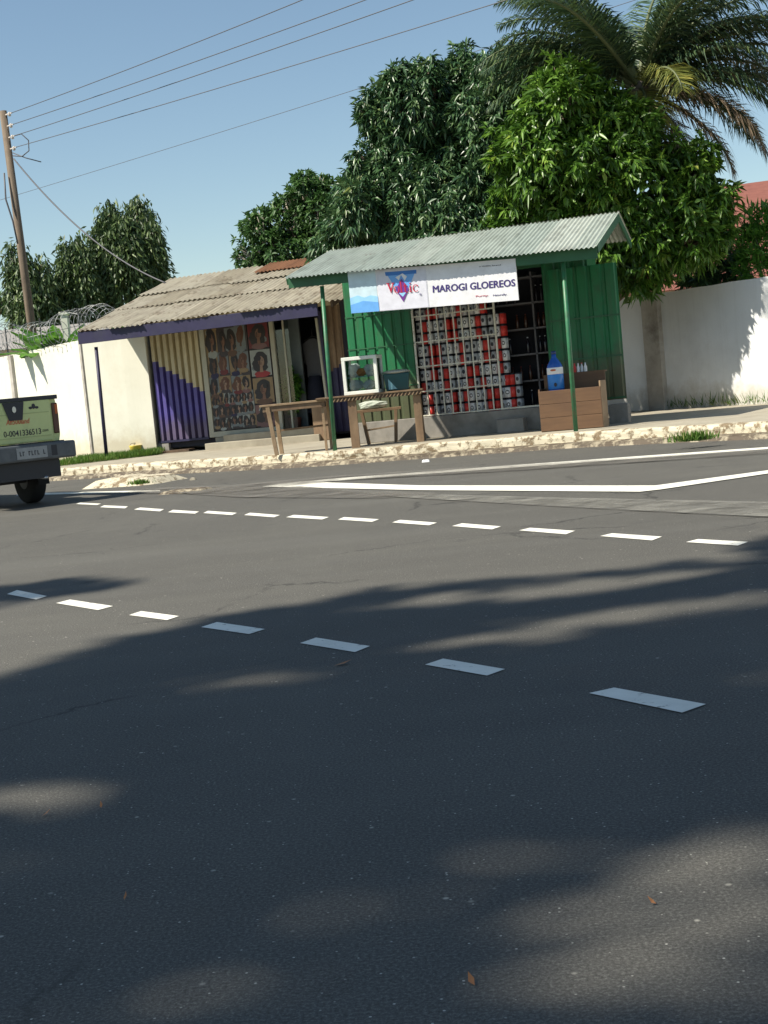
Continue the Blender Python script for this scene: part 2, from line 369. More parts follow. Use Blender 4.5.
M['dress_dark'] = plain('dress_dark', (.02, .022, .04), .9)
M['cloth'] = mottled('cloth', (.12, .18, .12), (.70, .72, .66), 22, .9, stretch=(.3, .3, 2.4))
M['dry_leaf'] = plain('dry_leaf', (.30, .13, .05), .8)

weather(M['wall_white'], (.50, .50, .48), (.46, .43, .37), .38, .22); weather(M['wall_cream'], (.54, .52, .42), (.48, .42, .30), .50, .16)
weather(M['green'], (.07, .065, .035), (.10, .075, .045), .95, .40); weather(M['purple'], (.05, .04, .12), (.12, .09, .12), .50, .35)
# ------------------------------------------------------------------ world and sun
AZ = math.atan2(-.93, -.37); EL = R(50)
SUN = Vector((math.sin(AZ) * math.cos(EL), math.cos(AZ) * math.cos(EL), math.sin(EL)))
w = bpy.data.worlds.new('World'); sc.world = w; w.use_nodes = True
nt = w.node_tree; sky = nt.nodes.new('ShaderNodeTexSky'); sky.sky_type = 'NISHITA'; sky.sun_disc = False
sky.sun_elevation = EL; sky.sun_rotation = AZ % (2 * math.pi); sky.air_density = 1.0; sky.dust_density = .25; sky.ozone_density = 2.0
nt.links.new(mix(nt, 1.0, sky.outputs[0], (1.0, .99, .90), 'MULTIPLY'), nt.nodes['Background'].inputs[0]); nt.nodes['Background'].inputs[1].default_value = .078
sd = bpy.data.lights.new('sun', 'SUN'); sd.energy = 4.4; sd.angle = R(.7); sd.color = (1, .93, .80)
so = bpy.data.objects.new('sun', sd); COL.objects.link(so); so.rotation_euler = (-SUN).to_track_quat('-Z', 'Y').to_euler()
so.location = (-20, -10, 30)
sc.view_settings.view_transform = 'Standard'; sc.view_settings.look = 'None'; sc.view_settings.exposure = .82; sc.view_settings.gamma = 1

# ------------------------------------------------------------------ ground, road, pavement
PZ = .22
def structure(o, label=None): o['kind'] = 'structure'; return o
mb = MB(); mb.poly([(-900, -300, -.012), (900, -300, -.012), (900, 1500, -.012), (-900, 1500, -.012)]); structure(mb.build('ground', M['soil']))
mb = MB(); mb.poly([(-60, -40, 0), (60, -40, 0), (60, 60, 0), (-60, 60, 0)]); structure(mb.build('road', M['asphalt']))
KL = [(-7.55, 40), (-7.35, 33), (-7.2, 29.1), (-6.6, 28.45), (-5.1, 27.6), (-3.3, 26.0), (-.9, 24.0), (1.2, 23.15), (3.1, 22.25), (4.3, 21.15), (5.5, 19.8), (8, 16.6), (13, 9), (20, 0)]
def resample(P, step):
    out = [Vector(P[0])]
    for a, b in zip(P[:-1], P[1:]):
        a, b = Vector(a), Vector(b); n = max(1, int((b - a).length / step))
        out += [a.lerp(b, k / n) for k in range(1, n + 1)]
    return out
KP = resample(KL, .22)
def smooth(P, it=6):
    for _ in range(it):
        P = [P[0]] + [(P[i - 1] + P[i] * 2 + P[i + 1]) / 4 for i in range(1, len(P) - 1)] + [P[-1]]
    return P
KP = smooth(KP, 10)
def offset(P, d):
    out = []
    for i, p in enumerate(P):
        t = (P[min(i + 1, len(P) - 1)] - P[max(i - 1, 0)]).normalized(); out.append(p + Vector((-t.y, t.x)) * -d)   # +d towards the road
    return out
def strip(profile, P, jit=0, name='kerb', mat=None):
    """profile: list of (offset towards road, z)"""
    rows = []
    for k, (d, z) in enumerate(profile):
        O = offset(P, d)
        rows.append([(p.x + random.uniform(-jit, jit), p.y + random.uniform(-jit, jit), z + (random.uniform(-jit, jit) if 0 < k < len(profile) - 1 else 0)) for p in O])
    vs = [v for r in rows for v in r]; n = len(P)
    fs = [(k * n + i, k * n + i + 1, (k + 1) * n + i + 1, (k + 1) * n + i) for k in range(len(profile) - 1) for i in range(n - 1)]
    m = MB(); m.add(vs, fs); return structure(m.build(name, mat))
strip([(-.24, PZ + .004), (-.12, PZ + .006), (-.015, PZ + .004), (.0, PZ - .02), (.008, .16), (.012, .10), (.018, -.02)], KP, .009, 'kerb', M['kerb'])
strip([(.0, .082), (.14, .078), (.25, .058), (.27, .03), (.30, -.02)], KP, .010, 'gutter', M['gutter'])
mb = MB()
inner = [(p.x, p.y, PZ) for p in offset(KP, -.2)]
mb.poly(inner + [(60, 0, PZ), (60, 80, PZ), (-7.55, 80, PZ)]); structure(mb.build('pavement', M['concrete']))
# yard soil behind the walls
mb = MB(); mb.poly([(-60, 40, .05), (-10.6, 38.6, .05), (-7.6, 33.0, .24), (-3, 33.6, .24), (4.2, 32.2, .24), (8.7, 25.3, .24), (14, 17, .24), (60, 17, .24), (60, 80, .24), (-60, 80, .24)]); structure(mb.build('yard', M['soil']))

def marking(px, mat, z=.004, label=None, name='road_marking'):
    m = MB(); m.poly([G(x, y, z) for x, y in px]); o = m.build(name, mat); o['kind'] = 'structure'; o['group'] = 'painted road markings'; return o
near = [((7, 594), (17, 590), (47, 596), (36, 599.5)), ((56, 603), (70, 599.5), (113, 606), (98, 610)), ((129, 615), (141, 611), (179, 616), (167, 620)),
        ((201, 627), (217, 622), (265, 629), (249, 634)), ((300, 643), (316, 637.5), (370, 646), (355, 652)), ((425, 664.5), (443, 658.5), (505, 669), (487, 675.5)),
        ((589, 693), (614, 687.5), (706, 704), (682, 712.5))]
for q in near: marking(q, M['road_paint'])
far = [((76, 504), (80, 502.6), (101, 503.6), (97, 505)), ((100, 507.2), (104, 505.3), (128, 506.3), (125, 508.3)), ((134, 509.5), (140, 507.5), (164, 509.2), (160, 511.3)),
       ((168, 512.2), (173, 509.8), (199, 511.5), (195, 513.6)), ((203, 513), (208, 510.8), (237, 512.8), (232, 515)), ((244, 515), (250, 512.7), (280, 515), (274, 517.2)),
       ((286, 517.2), (294, 514.8), (329, 517), (322, 519.4)), ((338, 519.5), (344, 517), (379, 519.2), (372, 521.8)), ((392, 522.4), (400, 519.8), (437, 522.6), (429, 525.2)),
       ((452, 526), (462, 523.2), (501, 526.3), (492, 529.3)), ((519, 530.3), (530, 527.7), (575, 530.7), (566, 534.2)), ((600, 536), (612, 533.2), (662, 536.5), (652, 540.3)),
       ((686, 542), (698, 539), (748, 541.8), (738, 545.4)), ((776, 548), (790, 545), (845, 548), (835, 552))]
for q in far: marking(q, M['road_paint'])
marking([(262, 486.5), (300, 481.5), (420, 485.3), (655, 485.4), (780, 468.6), (780, 471.6), (660, 489.4), (640, 491.6), (420, 490)], M['road_paint'], .008)
marking([(268, 484.8), (340, 478), (400, 473.6), (520, 464.6), (640, 456), (790, 445.4), (790, 447.3), (640, 458.2), (520, 467), (400, 475.6), (320, 482)], M['road_paint'])
marking([(20, 493.5), (110, 491.2), (160, 490), (160, 491.2), (110, 492.8), (16, 495.5)], M['road_paint'])
marking([(330, 489.5), (420, 494), (560, 497.5), (780, 502), (780, 517), (650, 511), (520, 504), (400, 497)], M['old_paint'], .012)
marking([(165, 489), (300, 486), (360, 490), (440, 493), (380, 498), (240, 497), (190, 494)], M['dust'], .016)
marking([(120, 493), (150, 488), (230, 485), (330, 476), (500, 465), (768, 449), (768, 453), (500, 471), (340, 480), (220, 493)], M['dust'], .020)

# rubble lump of broken kerb at the left and asphalt ramp
def rock(name, c, d, mat, seed, label, rz=0):
    rr = random.Random(seed); m = MB(); nx, ny = 9, 6; vs = []
    for j in range(ny):
        for i in range(nx):
            u, v = i / (nx - 1) * 2 - 1, j / (ny - 1) * 2 - 1
            e = max(abs(u), abs(v)); h = (1 - e ** 4) * .8 + .2 * (e < 1)
            vs.append((u * d[0] / 2 * (1 + rr.uniform(-.06, .06)), v * d[1] / 2 * (1 + rr.uniform(-.08, .08)), d[2] * h * rr.uniform(.8, 1.1) if e < 1 else -.02))
    m.add(vs, [(j * nx + i, j * nx + i + 1, (j + 1) * nx + i + 1, (j + 1) * nx + i) for j in range(ny - 1) for i in range(nx - 1)])
    o = m.build(name, mat); o.location = c; o.rotation_euler = (0, 0, rz); return tag(o, label, 'rubble')
p = G(130, 486); rock('broken_kerb_lump', (p.x, p.y + .55, 0), (1.5, 1.2, .15), M['kerb'], 3, 'low lump of broken kerb concrete lying in the gutter left of the purple kiosk', R(-30))
p = G(187, 492); rock('concrete_fragment', (p.x, p.y, 0), (.8, .45, .05), M['gutter'], 5, 'flat pale scrap of concrete on the asphalt in front of the kerb', R(-20))
p = G(290, 487); p = G(193, 480); rock('white_stone', (p.x, p.y, 0), (.11, .08, .04), M['concrete'], 6, 'small white stone on the road close to the kerb')
p = G(426, 462); rock('white_litter_scrap', (p.x, p.y, 0), (.14, .10, .04), M['label_white'], 8, 'white scrap of litter lying by the kerb below the grilled shop window')

# dry leaves on the road
def dry_leaf(px, py, s, label):
    p = G(px, py); m = MB(); m.add([(-s, 0, .004), (0, -s * .35, .012), (s, 0, .02), (0, s * .35, .006)], [(0, 1, 3), (1, 2, 3)])
    o = m.build('fallen_leaf', M['dry_leaf']); o.location = p; o.rotation_euler = (R(8), 0, random.uniform(0, 3)); tag(o, label, 'leaf', 'dry leaves on the road')
dry_leaf(343, 665, .045, 'curled dry leaf on the road just below the middle dash of the near line')
dry_leaf(46, 816, .018, 'small reddish dry leaf at the left of the shaded asphalt')
dry_leaf(471, 984, .018, 'orange dry leaf in the sun patch at the bottom of the road')
dry_leaf(101, 808, .013, 'tiny pale leaf right of the reddish one on shaded asphalt')
dry_leaf(125, 900, .011, 'tiny brown leaf on dark asphalt low at the left')
dry_leaf(652, 905, .011, 'tiny dark leaf between the sun patches low at the right')

# ------------------------------------------------------------------ foliage generators (numpy)
def leaves_mesh(name, P, A, Nn, L, W, mat, parent=None, fold=.25, rnd=None, droop=0):
    """P base points, A axis directions, Nn approx normals: one folded four-corner leaf each"""
    n = len(P)
    A = A / np.linalg.norm(A, axis=1, keepdims=True)
    S = np.cross(A, Nn); S /= (np.linalg.norm(S, axis=1, keepdims=True) + 1e-9)
    U = np.cross(S, A)
    L = L.reshape(-1, 1); W = W.reshape(-1, 1)
    base = P; tip = P + A * L - np.array([[0, 0, 1]]) * L * droop
    mid = P + A * L * .45
    l = mid + S * W / 2 + U * W * fold; r = mid - S * W / 2 + U * W * fold
    V = np.stack([base, l, tip, r], 1).reshape(-1, 3)
    idx = np.arange(n) * 4
    T = np.stack([idx, idx + 1, idx + 2, idx, idx + 2, idx + 3], 1).reshape(-1)
    me = bpy.data.meshes.new(name); me.vertices.add(4 * n); me.loops.add(6 * n); me.polygons.add(2 * n)
    me.vertices.foreach_set('co', V.ravel()); me.loops.foreach_set('vertex_index', T.astype(np.int32))
    me.polygons.foreach_set('loop_start', (np.arange(2 * n) * 3).astype(np.int32)); me.polygons.foreach_set('loop_total', np.full(2 * n, 3, np.int32))
    at = me.attributes.new('rnd', 'FLOAT', 'FACE')
    rv = RNG.random(n) if rnd is None else rnd
    at.data.foreach_set('value', np.repeat(rv, 2).astype(np.float32))
    me.materials.append(mat); me.update(calc_edges=True); me.validate()
    o = bpy.data.objects.new(name, me); COL.objects.link(o)
    if parent: o.parent = parent
    return o
def unit(n):
    v = RNG.normal(size=(n, 3)); return v / np.linalg.norm(v, axis=1, keepdims=True)
def blob_whorls(blobs, per_m2, nleaf, L, W, spread=.8, droop=.55, depth=.25, tone_noise=.35, skip=None, lump=.22, seed=0):
    """whorls of leaves near the surface of ellipsoidal lumps; returns leaf arrays relative to world"""
    Ps, As, Ns, Ls, Ws, Rs = [], [], [], [], [], []
    for (c, r) in blobs:
        c = np.array(c); r = np.array(r)
        n = int(per_m2 * 4 * math.pi * (np.prod(r) ** (2 / 3)))
        d = unit(n)
        # lumpy radius
        k = 1 + lump * (np.sin(d[:, 0] * 7 + c[0] * 3 + seed) * np.sin(d[:, 1] * 6 + c[1] * 2) + .6 * np.sin(d[:, 2] * 11 + c[2] * 5) * np.sin(d[:, 0] * 13))
        rad = k * (1 - depth * RNG.random(n) ** 1.5)
        p = c + d * r * rad[:, None]
        keep = np.ones(n, bool)
        for (c2, r2) in blobs:           # drop whorls deep inside a neighbour
            c2 = np.array(c2); r2 = np.array(r2)
            if np.allclose(c, c2): continue
            keep &= (((p - c2) / (r2 * .72)) ** 2).sum(1) > 1
        if skip is not None: keep &= skip(p)
        p, d = p[keep], d[keep]; n = len(p)
        tw = RNG.random(n) * tone_noise
        P = np.repeat(p, nleaf, 0) + RNG.normal(size=(n * nleaf, 3)) * L * .12
        out = np.repeat(d, nleaf, 0)
        a = out * .55 + unit(n * nleaf) * spread; a[:, 2] -= droop * (.4 + RNG.random(n * nleaf))
        nn = out * .5 + np.array([0, 0, .7]) + RNG.normal(size=a.shape) * .35
        Ps.append(P); As.append(a); Ns.append(nn)
        Ls.append(L * (.5 + .85 * RNG.random(n * nleaf)) * np.repeat(.8 + .45 * RNG.random(n), nleaf)); Ws.append(W * (.75 + .5 * RNG.random(n * nleaf)))
        Rs.append(np.clip(np.repeat(tw, nleaf) + RNG.random(n * nleaf) * (1 - tone_noise), 0, 1))
    return [np.concatenate(x) for x in (Ps, As, Ns, Ls, Ws, Rs)]
def limbs(mb, base, blobs, r0, h=None, wob=.15, k=3):
    """tapered trunk that forks towards the lumps of the crown"""
    base = Vector(base); cen = sum((Vector(b[0]) for b in blobs), Vector()) / len(blobs)
    fork = Vector((base.x * .7 + cen.x * .3, base.y * .7 + cen.y * .3, base.z + (h or (cen.z - base.z) * .45)))
    mb.tube([base - Vector((0, 0, .2)), base.lerp(fork, .3) + Vector((wob, 0, 0)) * .3, base.lerp(fork, .7) - Vector((wob, 0, 0)) * .3, fork], [r0 * 1.25, r0, r0 * .9, r0 * .8], 10)
    for c, r in blobs:
        c = Vector(c); m = fork.lerp(c, .5) + Vector((random.uniform(-wob, wob), random.uniform(-wob, wob), wob))
        mb.tube([fork - Vector((0, 0, .1)), m, c], [r0 * .55, r0 * .33, r0 * .14], 7)
        for _ in range(k):
            d = Vector((random.uniform(-1, 1), random.uniform(-1, 1), random.uniform(-.4, 1))).normalized()
            e = c + Vector((d.x * r[0], d.y * r[1], d.z * r[2])) * .9
            mb.tube([m.lerp(c, .6), (m.lerp(c, .6) + e) / 2 + Vector((0, 0, .1)), e], [r0 * .16, r0 * .1, r0 * .04], 5)
def tree(name, base, blobs, mat, label, r0=.2, per=30, nleaf=8, L=.22, W=.06, bark='bark', group=None, cat='tree', h=None, skip=None, **kw):
    t = empty(name, base, 0, label, cat, group)
    m = MB(); limbs(m, base, blobs, r0, h); m.v = [tuple(Vector(v) - Vector(base)) for v in m.v]; m.build('trunk', M[bark], t)
    arr = blob_whorls(blobs, per, nleaf, L, W, skip=skip, **kw)
    leaves_mesh('crown', arr[0] - np.array(base), arr[1], arr[2], arr[3], arr[4], mat, t, rnd=arr[5], droop=.15)
    return t
def sprigs(B, n=4, f=.36, seed=1):         # small shoots that break up the outline of each crown lump
    rr = random.Random(seed); out = list(B)
    for c, q in B:
        for _ in range(n):
            a, e = rr.uniform(0, 6.28), rr.uniform(-.2, 1.3); k = rr.uniform(.85, 1.12); g = f * rr.uniform(.6, 1.2)
            out.append(((c[0] + q[0] * k * math.cos(a) * math.cos(e), c[1] + q[1] * k * math.sin(a) * math.cos(e), c[2] + q[2] * k * math.sin(e)), (q[0] * g, q[1] * g, q[2] * g * 1.2)))
    return out
def pb(px, py, rpx, Z, sy=1.0, sz=1.0):  # crown lump from where it is seen and how far it stands
    c = D(px, py, Z); r = rpx * Z / FPX
    return ((c.x, c.y, c.z), (r, r * sy, r * sz))

# dark mango behind the kiosks
Z = 31.5
B = [pb(418, 112, 40, 30.6), pb(448, 148, 52, Z), pb(396, 168, 42, 31), pb(490, 105, 46, 31), pb(525, 95, 42, 32), pb(385, 212, 44, 30.8), pb(440, 214, 56, 30.2), pb(500, 180, 58, 31), pb(365, 200, 26, 31.5), pb(540, 200, 60, 32), pb(410, 88, 22, 30.6), pb(508, 130, 48, 29.8), pb(512, 195, 50, 29.6), pb(470, 235, 46, 29.4), pb(548, 100, 34, 30), pb(385, 120, 20, 30.6), pb(352, 232, 30, 31.5), pb(368, 180, 22, 31), pb(338, 246, 22, 32)]
tree('mango_tree', (2.2, 32.2, .24), sprigs(B, 4, .34, 2), M['mango'], 'big dark blue-green mango tree rising behind the two kiosks', .26, 58, 9, .205, .058, depth=.4, droop=.75, lump=.30)
# bright tree behind the green kiosk
B = [pb(560, 106, 38, 27.4), pb(545, 158, 46, 27.5), pb(600, 165, 50, 27.4), pb(645, 192, 48, 27.5), pb(688, 205, 42, 27.4), pb(598, 225, 50, 27.7), pb(650, 238, 38, 27.5), pb(694, 236, 28, 27.2), pb(640, 270, 24, 27.8), pb(540, 215, 40, 28.2), pb(605, 118, 28, 27.5), pb(712, 236, 18, 27.2), pb(570, 82, 18, 27.3), pb(630, 140, 26, 27.3)]
tree('leafy_tree', (4.4, 29.2, .24), sprigs(B, 4, .34, 4), M['mango_young'], 'bright yellow-green leafy tree hanging over the wall beside the green kiosk', .2, 56, 8, .205, .066, depth=.42, droop=.45, lump=.30, tone_noise=.6)
# smaller tree at the left of the mango
B = [pb(262, 240, 24, 36.5), pb(290, 222, 26, 36.5), pb(318, 212, 28, 36.3), pb(345, 205, 24, 35.8), pb(290, 255, 30, 36.2), pb(330, 245, 34, 36), pb(316, 190, 13, 36.3), pb(284, 208, 9, 36.5), pb(360, 240, 30, 35.5), pb(248, 258, 12, 36.5)]
tree('small_leaved_tree', (-1.6, 36.6, .24), sprigs(B, 4, .4, 6), M['small_leaf'], 'lower small-leaved tree left of the big mango with pale branches showing', .16, 40, 9, .15, .07, bark='bark_pale', depth=.5, droop=.15, lump=.25)
# drooping far trees
def drape_tree(base, crowns, label, n, seed):
    t = empty('drooping_tree', base, 0, label, 'tree', 'drooping trees beyond the left wall')
    m = MB(); b = Vector(base)
    P, A, L = [], [], []
    rr = np.random.default_rng(seed)
    for (c, r) in crowns:
        c = Vector(c); m.tube([b, b.lerp(c, .6) + Vector((.2, 0, 0)), c + Vector((0, 0, r[2] * .6))], [.25, .17, .05], 7)
        k = int(n * r[0] * r[2])
        for _ in range(k):
            d = rr.normal(size=3); d /= np.linalg.norm(d); d[2] = abs(d[2]) * 1.0 if rr.random() < .6 else d[2]
            top = np.array([c.x + d[0] * r[0], c.y + d[1] * r[1], c.z + d[2] * r[2]]) * 1.0
            top[:2] = top[:2] * .97 + np.array([c.x, c.y]) * .03
            ln = rr.uniform(.9, 3.0); q = int(ln / .075)
            off = rr.normal(size=(q, 3)) * np.array([.13, .13, .05])
            pts = top - np.outer(np.linspace(0, ln, q), [rr.uniform(-.06, .06) - d[0] * .08, rr.uniform(-.06, .06), 1]) + off * np.linspace(1, .5, q)[:, None]
            P.append(pts); aa = rr.normal(size=(q, 3)) * .45 + np.array([d[0] * .35, d[1] * .35, -1.0]); A.append(aa)
    P = np.concatenate(P); A = np.concatenate(A); nn = rr.normal(size=P.shape) + np.array([-.2, -.6, .3])
    m.v = [tuple(Vector(v) - b) for v in m.v]; m.build('trunk', M['bark'], t)
    leaves_mesh('crown', P - np.array(base), A, nn, rr.uniform(.22, .4, len(P)), rr.uniform(.07, .12, len(P)), M['drape_leaf'], t, rnd=np.clip(rr.random(len(P)), 0, 1))
def dc(px, py, rx, rz, Z): c = D(px, py, Z); return ((c.x, c.y, c.z), (rx * Z / FPX, rx * Z / FPX * .8, rz * Z / FPX))
drape_tree((-11.0, 62, 0), [dc(112, 240, 13, 40, 61), dc(140, 236, 17, 40, 62), dc(126, 262, 25, 48, 61), dc(155, 250, 8, 34, 61), dc(100, 262, 8, 40, 61)], 'tallest drooping tree beyond the left wall, widest of its row', 120, 1)
drape_tree((-13.3, 60, 0), [dc(68, 272, 8, 34, 60), dc(84, 275, 9, 44, 60), dc(60, 288, 8, 22, 60)], 'middle drooping tree beyond the left wall with a pointed top', 150, 2)
drape_tree((-15.6, 59, 0), [dc(14, 270, 8, 30, 59), dc(28, 276, 9, 32, 59), dc(44, 284, 8, 32, 59), dc(28, 298, 18, 22, 59)], 'drooping tree directly behind the wooden power pole', 130, 3)
B = [pb(2, 302, 9, 75)]
tree('distant_bush_tree', (-21, 75, 0), B, M['small_leaf'], 'tiny distant tree at the left edge below the sky', .15, 8, 8, .4, .18)

# palm
PC = D(640, 90, 28.3)
palm = empty('palm_tree', (4.05, 28.3, .24), 0, 'oil palm with arching fronds towering over the bright leafy tree', 'palm tree')
pl = Vector((4.05, 28.3, .24)); m = MB()
tp = [Vector((0, 0, -.2)), Vector((.15, 0, 2)), Vector((.55, -.1, 4)), PC - pl - Vector((0, 0, .3)), PC - pl + Vector((0, 0, .15))]
m.tube(tp, [.28, .22, .21, .30, .16], 12)
for k in range(60):                      # old frond stubs
    z = random.uniform(3.5, PC.z - .3 - pl.z); a = random.uniform(0, 6.28); q = tp[3].lerp(tp[2], max(0, min(1, (tp[3].z - z) / (tp[3].z - tp[2].z))))
    q = Vector((q.x, q.y, z)); dd = Vector((math.cos(a), math.sin(a), 1.2)); m.beam(q + dd * .12, q + dd * .30, .09, .04)
m.build('trunk', M['bark'], palm)
def frond(az, el, Lf, sag, mat, twist=0, ln=.80, n=104, wid=.034):
    az, el = R(az), R(el); h = Vector((math.cos(az), math.sin(az), 0)); pts = []; p = Vector((0, 0, 0)); steps = 16; e = el
    for i in range(steps + 1):
        pts.append(p.copy()); e -= .86 * sag * (.3 + 1.5 * i / steps) / steps; p = p + (h * math.cos(e) + Vector((0, 0, math.sin(e)))) * (Lf / steps)
    origin = PC - pl
    mb = MB(); mb.use(M['palm_rib']); mb.tube([origin + q for q in pts], [.05 * (1 - .85 * i / steps) + .006 for i in range(steps + 1)], 5)
    side = Vector((-math.sin(az), math.cos(az), 0)); mb.use(mat); rn = [.5] * len(mb.f)
    for i in range(n):
        t = .14 + .86 * i / (n - 1); f = t * steps; k = min(steps - 1, int(f)); q = pts[k].lerp(pts[k + 1], f - k); d = (pts[k + 1] - pts[k]).normalized()
        up = side.cross(d).normalized()
        if up.z < 0: up = -up
        for s in (-1, 1):
            l = ln * (math.sin(math.pi * min(1, t * .85 + .12)) ** .6) * random.uniform(.8, 1.1)
            ax = (side * s * random.uniform(.75, 1.05) + d * random.uniform(.45, .8) + up * random.uniform(-.15, .35)).normalized()
            a = origin + q; b = a + ax * l * .55; c = a + ax * l * .95 - Vector((0, 0, l * random.uniform(.25, .5)))
            wv = d * wid * .5; tone = random.random()
            b.z -= l * .06
            mb.add([a - wv * .5, a + wv * .5, b + wv, b - wv, c], [(0, 1, 2, 3), (3, 2, 4)]); rn += [tone, tone]
    mb.rnd = rn; return mb
M['palm_rib'] = plain('palm_rib', (.10, .12, .05), .6)
fr = []
for az, el, Lf, sag, mt in [(180, 35, 3.3, 1.5, 'palm_leaf'), (190, 50, 3.3, 1.5, 'palm_leaf'), (165, 60, 3.4, 1.4, 'palm_leaf'), (150, 40, 3.2, 1.5, 'palm_leaf'), (220, 60, 3.2, 1.5, 'palm_leaf'),
                            (120, 70, 3.4, 1.2, 'palm_leaf'), (90, 55, 3.2, 1.4, 'palm_leaf'), (60, 70, 3.5, 1.2, 'palm_leaf'),
                            (30, 62, 3.5, 1.5, 'palm_leaf'), (5, 48, 3.6, 1.5, 'palm_leaf'), (345, 36, 3.5, 1.4, 'palm_leaf'), (325, 58, 3.4, 1.5, 'palm_leaf'), (15, 28, 3.5, 1.4, 'palm_leaf'),
                            (355, 18, 3.3, 1.5, 'palm_leaf'), (330, 15, 2.9, 1.5, 'palm_leaf'), (20, 5, 3.0, 1.3, 'palm_leaf'), (140, 10, 2.7, 1.3, 'palm_leaf'),
                            (175, 48, 3.6, 1.7, 'palm_leaf'), (185, 22, 3.2, 1.2, 'palm_leaf'), (135, 55, 3.4, 1.5, 'palm_leaf'), (75, 60, 3.4, 1.5, 'palm_leaf'), (350, 55, 3.6, 1.6, 'palm_leaf'), (335, 42, 3.6, 1.6, 'palm_leaf'), (25, 38, 3.6, 1.6, 'palm_leaf'), (310, 66, 3.4, 1.5, 'palm_leaf'), (0, 32, 3.8, 1.5, 'palm_leaf'), (232, 34, 4.6, 1.0, 'palm_leaf'), (222, 50, 4.0, 1.5, 'palm_leaf'), (45, 55, 3.6, 1.5, 'palm_leaf'), (195, 62, 3.6, 1.5, 'palm_leaf'), (178, 70, 3.7, 1.4, 'palm_leaf'), (15, 66, 3.8, 1.5, 'palm_leaf'), (320, 70, 3.6, 1.5, 'palm_leaf'), (295, 58, 3.3, 1.8, 'palm_leaf'), (355, 42, 3.8, 1.6, 'palm_leaf'), (350, -10, 3.0, 1.2, 'palm_leaf'), (338, 8, 3.3, 1.6, 'palm_leaf'), (5, 20, 3.6, 1.7, 'palm_leaf'), (325, 30, 3.3, 1.8, 'palm_leaf'), (345, -28, 2.6, 1.0, 'palm_dead'), (185, 38, 3.4, 1.4, 'palm_leaf'), (160, 48, 3.5, 1.5, 'palm_leaf'), (100, 62, 3.5, 1.3, 'palm_leaf'), (30, 48, 3.6, 1.4, 'palm_leaf'), (285, 25, 2.0, 1.9, 'palm_yellow'), (340, -5, 2.9, 1.4, 'palm_dead'), (265, -5, 1.6, 1.8, 'palm_yellow'), (320, -45, 2.3, .8, 'palm_dead'), (300, -55, 2.0, .6, 'palm_dead')]:
    o = frond(az, el, Lf, sag, M[mt]).build('frond', None, palm)
    if mt == 'palm_yellow': o['label'] = 'yellowing frond under the crown'
    if mt == 'palm_dead': o['label'] = 'dead brown frond hanging down'

def shrub(name, base, blobs, mat, label, per=60, nleaf=7, L=.2, W=.06, stems=5, r=.02, **kw):
    t = empty(name, base, 0, label, 'plant'); m = MB()
    for c, rr in blobs:
        for _ in range(stems):
            q = Vector(c) + Vector((random.uniform(-.6, .6) * rr[0], random.uniform(-.6, .6) * rr[1], random.uniform(0, .7) * rr[2])) - Vector(base)
            m.tube([Vector((random.uniform(-.1, .1), 0, -.05)), q * .5 + Vector((0, 0, .1)), q], [r, r * .7, r * .3], 5)
    m.build('stem', M['bark'], t)
    a = blob_whorls(blobs, per, nleaf, L, W, **kw); leaves_mesh('foliage', a[0] - np.array(base), a[1], a[2], a[3], a[4], mat, t, rnd=a[5]); return t
shrub('garden_shrub', (8.4, 28.2, .24), [pb(760, 225, 18, 28), pb(757, 250, 20, 27.8), pb(780, 240, 26, 28), pb(750, 268, 14, 27.8)], M['bright_leaf'], 'bright green shrub at the right edge above the white wall', 45, 8, .2, .05, depth=.4, droop=-.2)
shrub('wall_creeper', (6.4, 29.9, .24), [pb(718, 262, 24, 29.4), pb(700, 280, 18, 29.2), pb(735, 280, 12, 29.2)], M['mango'], 'dark leafy bush between the tree and the bright shrub above the wall', 45, 8, .2, .07, depth=.4)

# shade trees on the near side of the road, left of the camera
def shade_blobs(L): return [((x, y, z), (r, r, r * .6)) for x, y, z, r in L]
OFF = lambda gx, gy, h: (gx - h * SUN.x / SUN.z * -1, gy - h * SUN.y / SUN.z * -1)
def caster(lst):
    out = []
    for gx, gy, h, r in lst:
        h = h * 1.75
        x = gx + h * SUN.x / SUN.z; y = gy + h * SUN.y / SUN.z; out.append((x, y, h, r))
    return shade_blobs(out)
GAPS = [(a, b, ra * 1.15, rb * 1.7) for a, b, ra, rb in [(30, 795, 95, 12), (20, 855, 60, 8), (330, 905, 95, 9), (545, 852, 70, 10), (540, 908, 85, 12), (690, 868, 80, 14), (745, 830, 60, 10), (640, 930, 120, 16), (760, 915, 70, 24), (520, 985, 90, 13), (700, 985, 120, 20), (560, 590, 150, 5), (700, 575, 70, 3), (620, 615, 160, 5), (480, 640, 150, 4), (740, 600, 60, 6), (430, 600, 50, 3), (400, 960, 60, 7), (250, 680, 70, 4)]]
def crown_gaps(p):
    gx = p[:, 0] - p[:, 2] * SUN.x / SUN.z; gy = p[:, 1] - p[:, 2] * SUN.y / SUN.z
    ok = np.ones(len(p), bool)
    for (a, b, ra, rb) in GAPS:
        c = G(a, b); e1 = G(a + ra, b - ra * .09) - c; e2 = G(a, b - rb) - c; det = e1.x * e2.y - e1.y * e2.x
        u = ((gx - c.x) * e2.y - (gy - c.y) * e2.x) / det; v = (-(gx - c.x) * e1.y + (gy - c.y) * e1.x) / det
        ok &= (u * u + v * v) > RNG.uniform(.35, 1.9, len(p))
    return ok
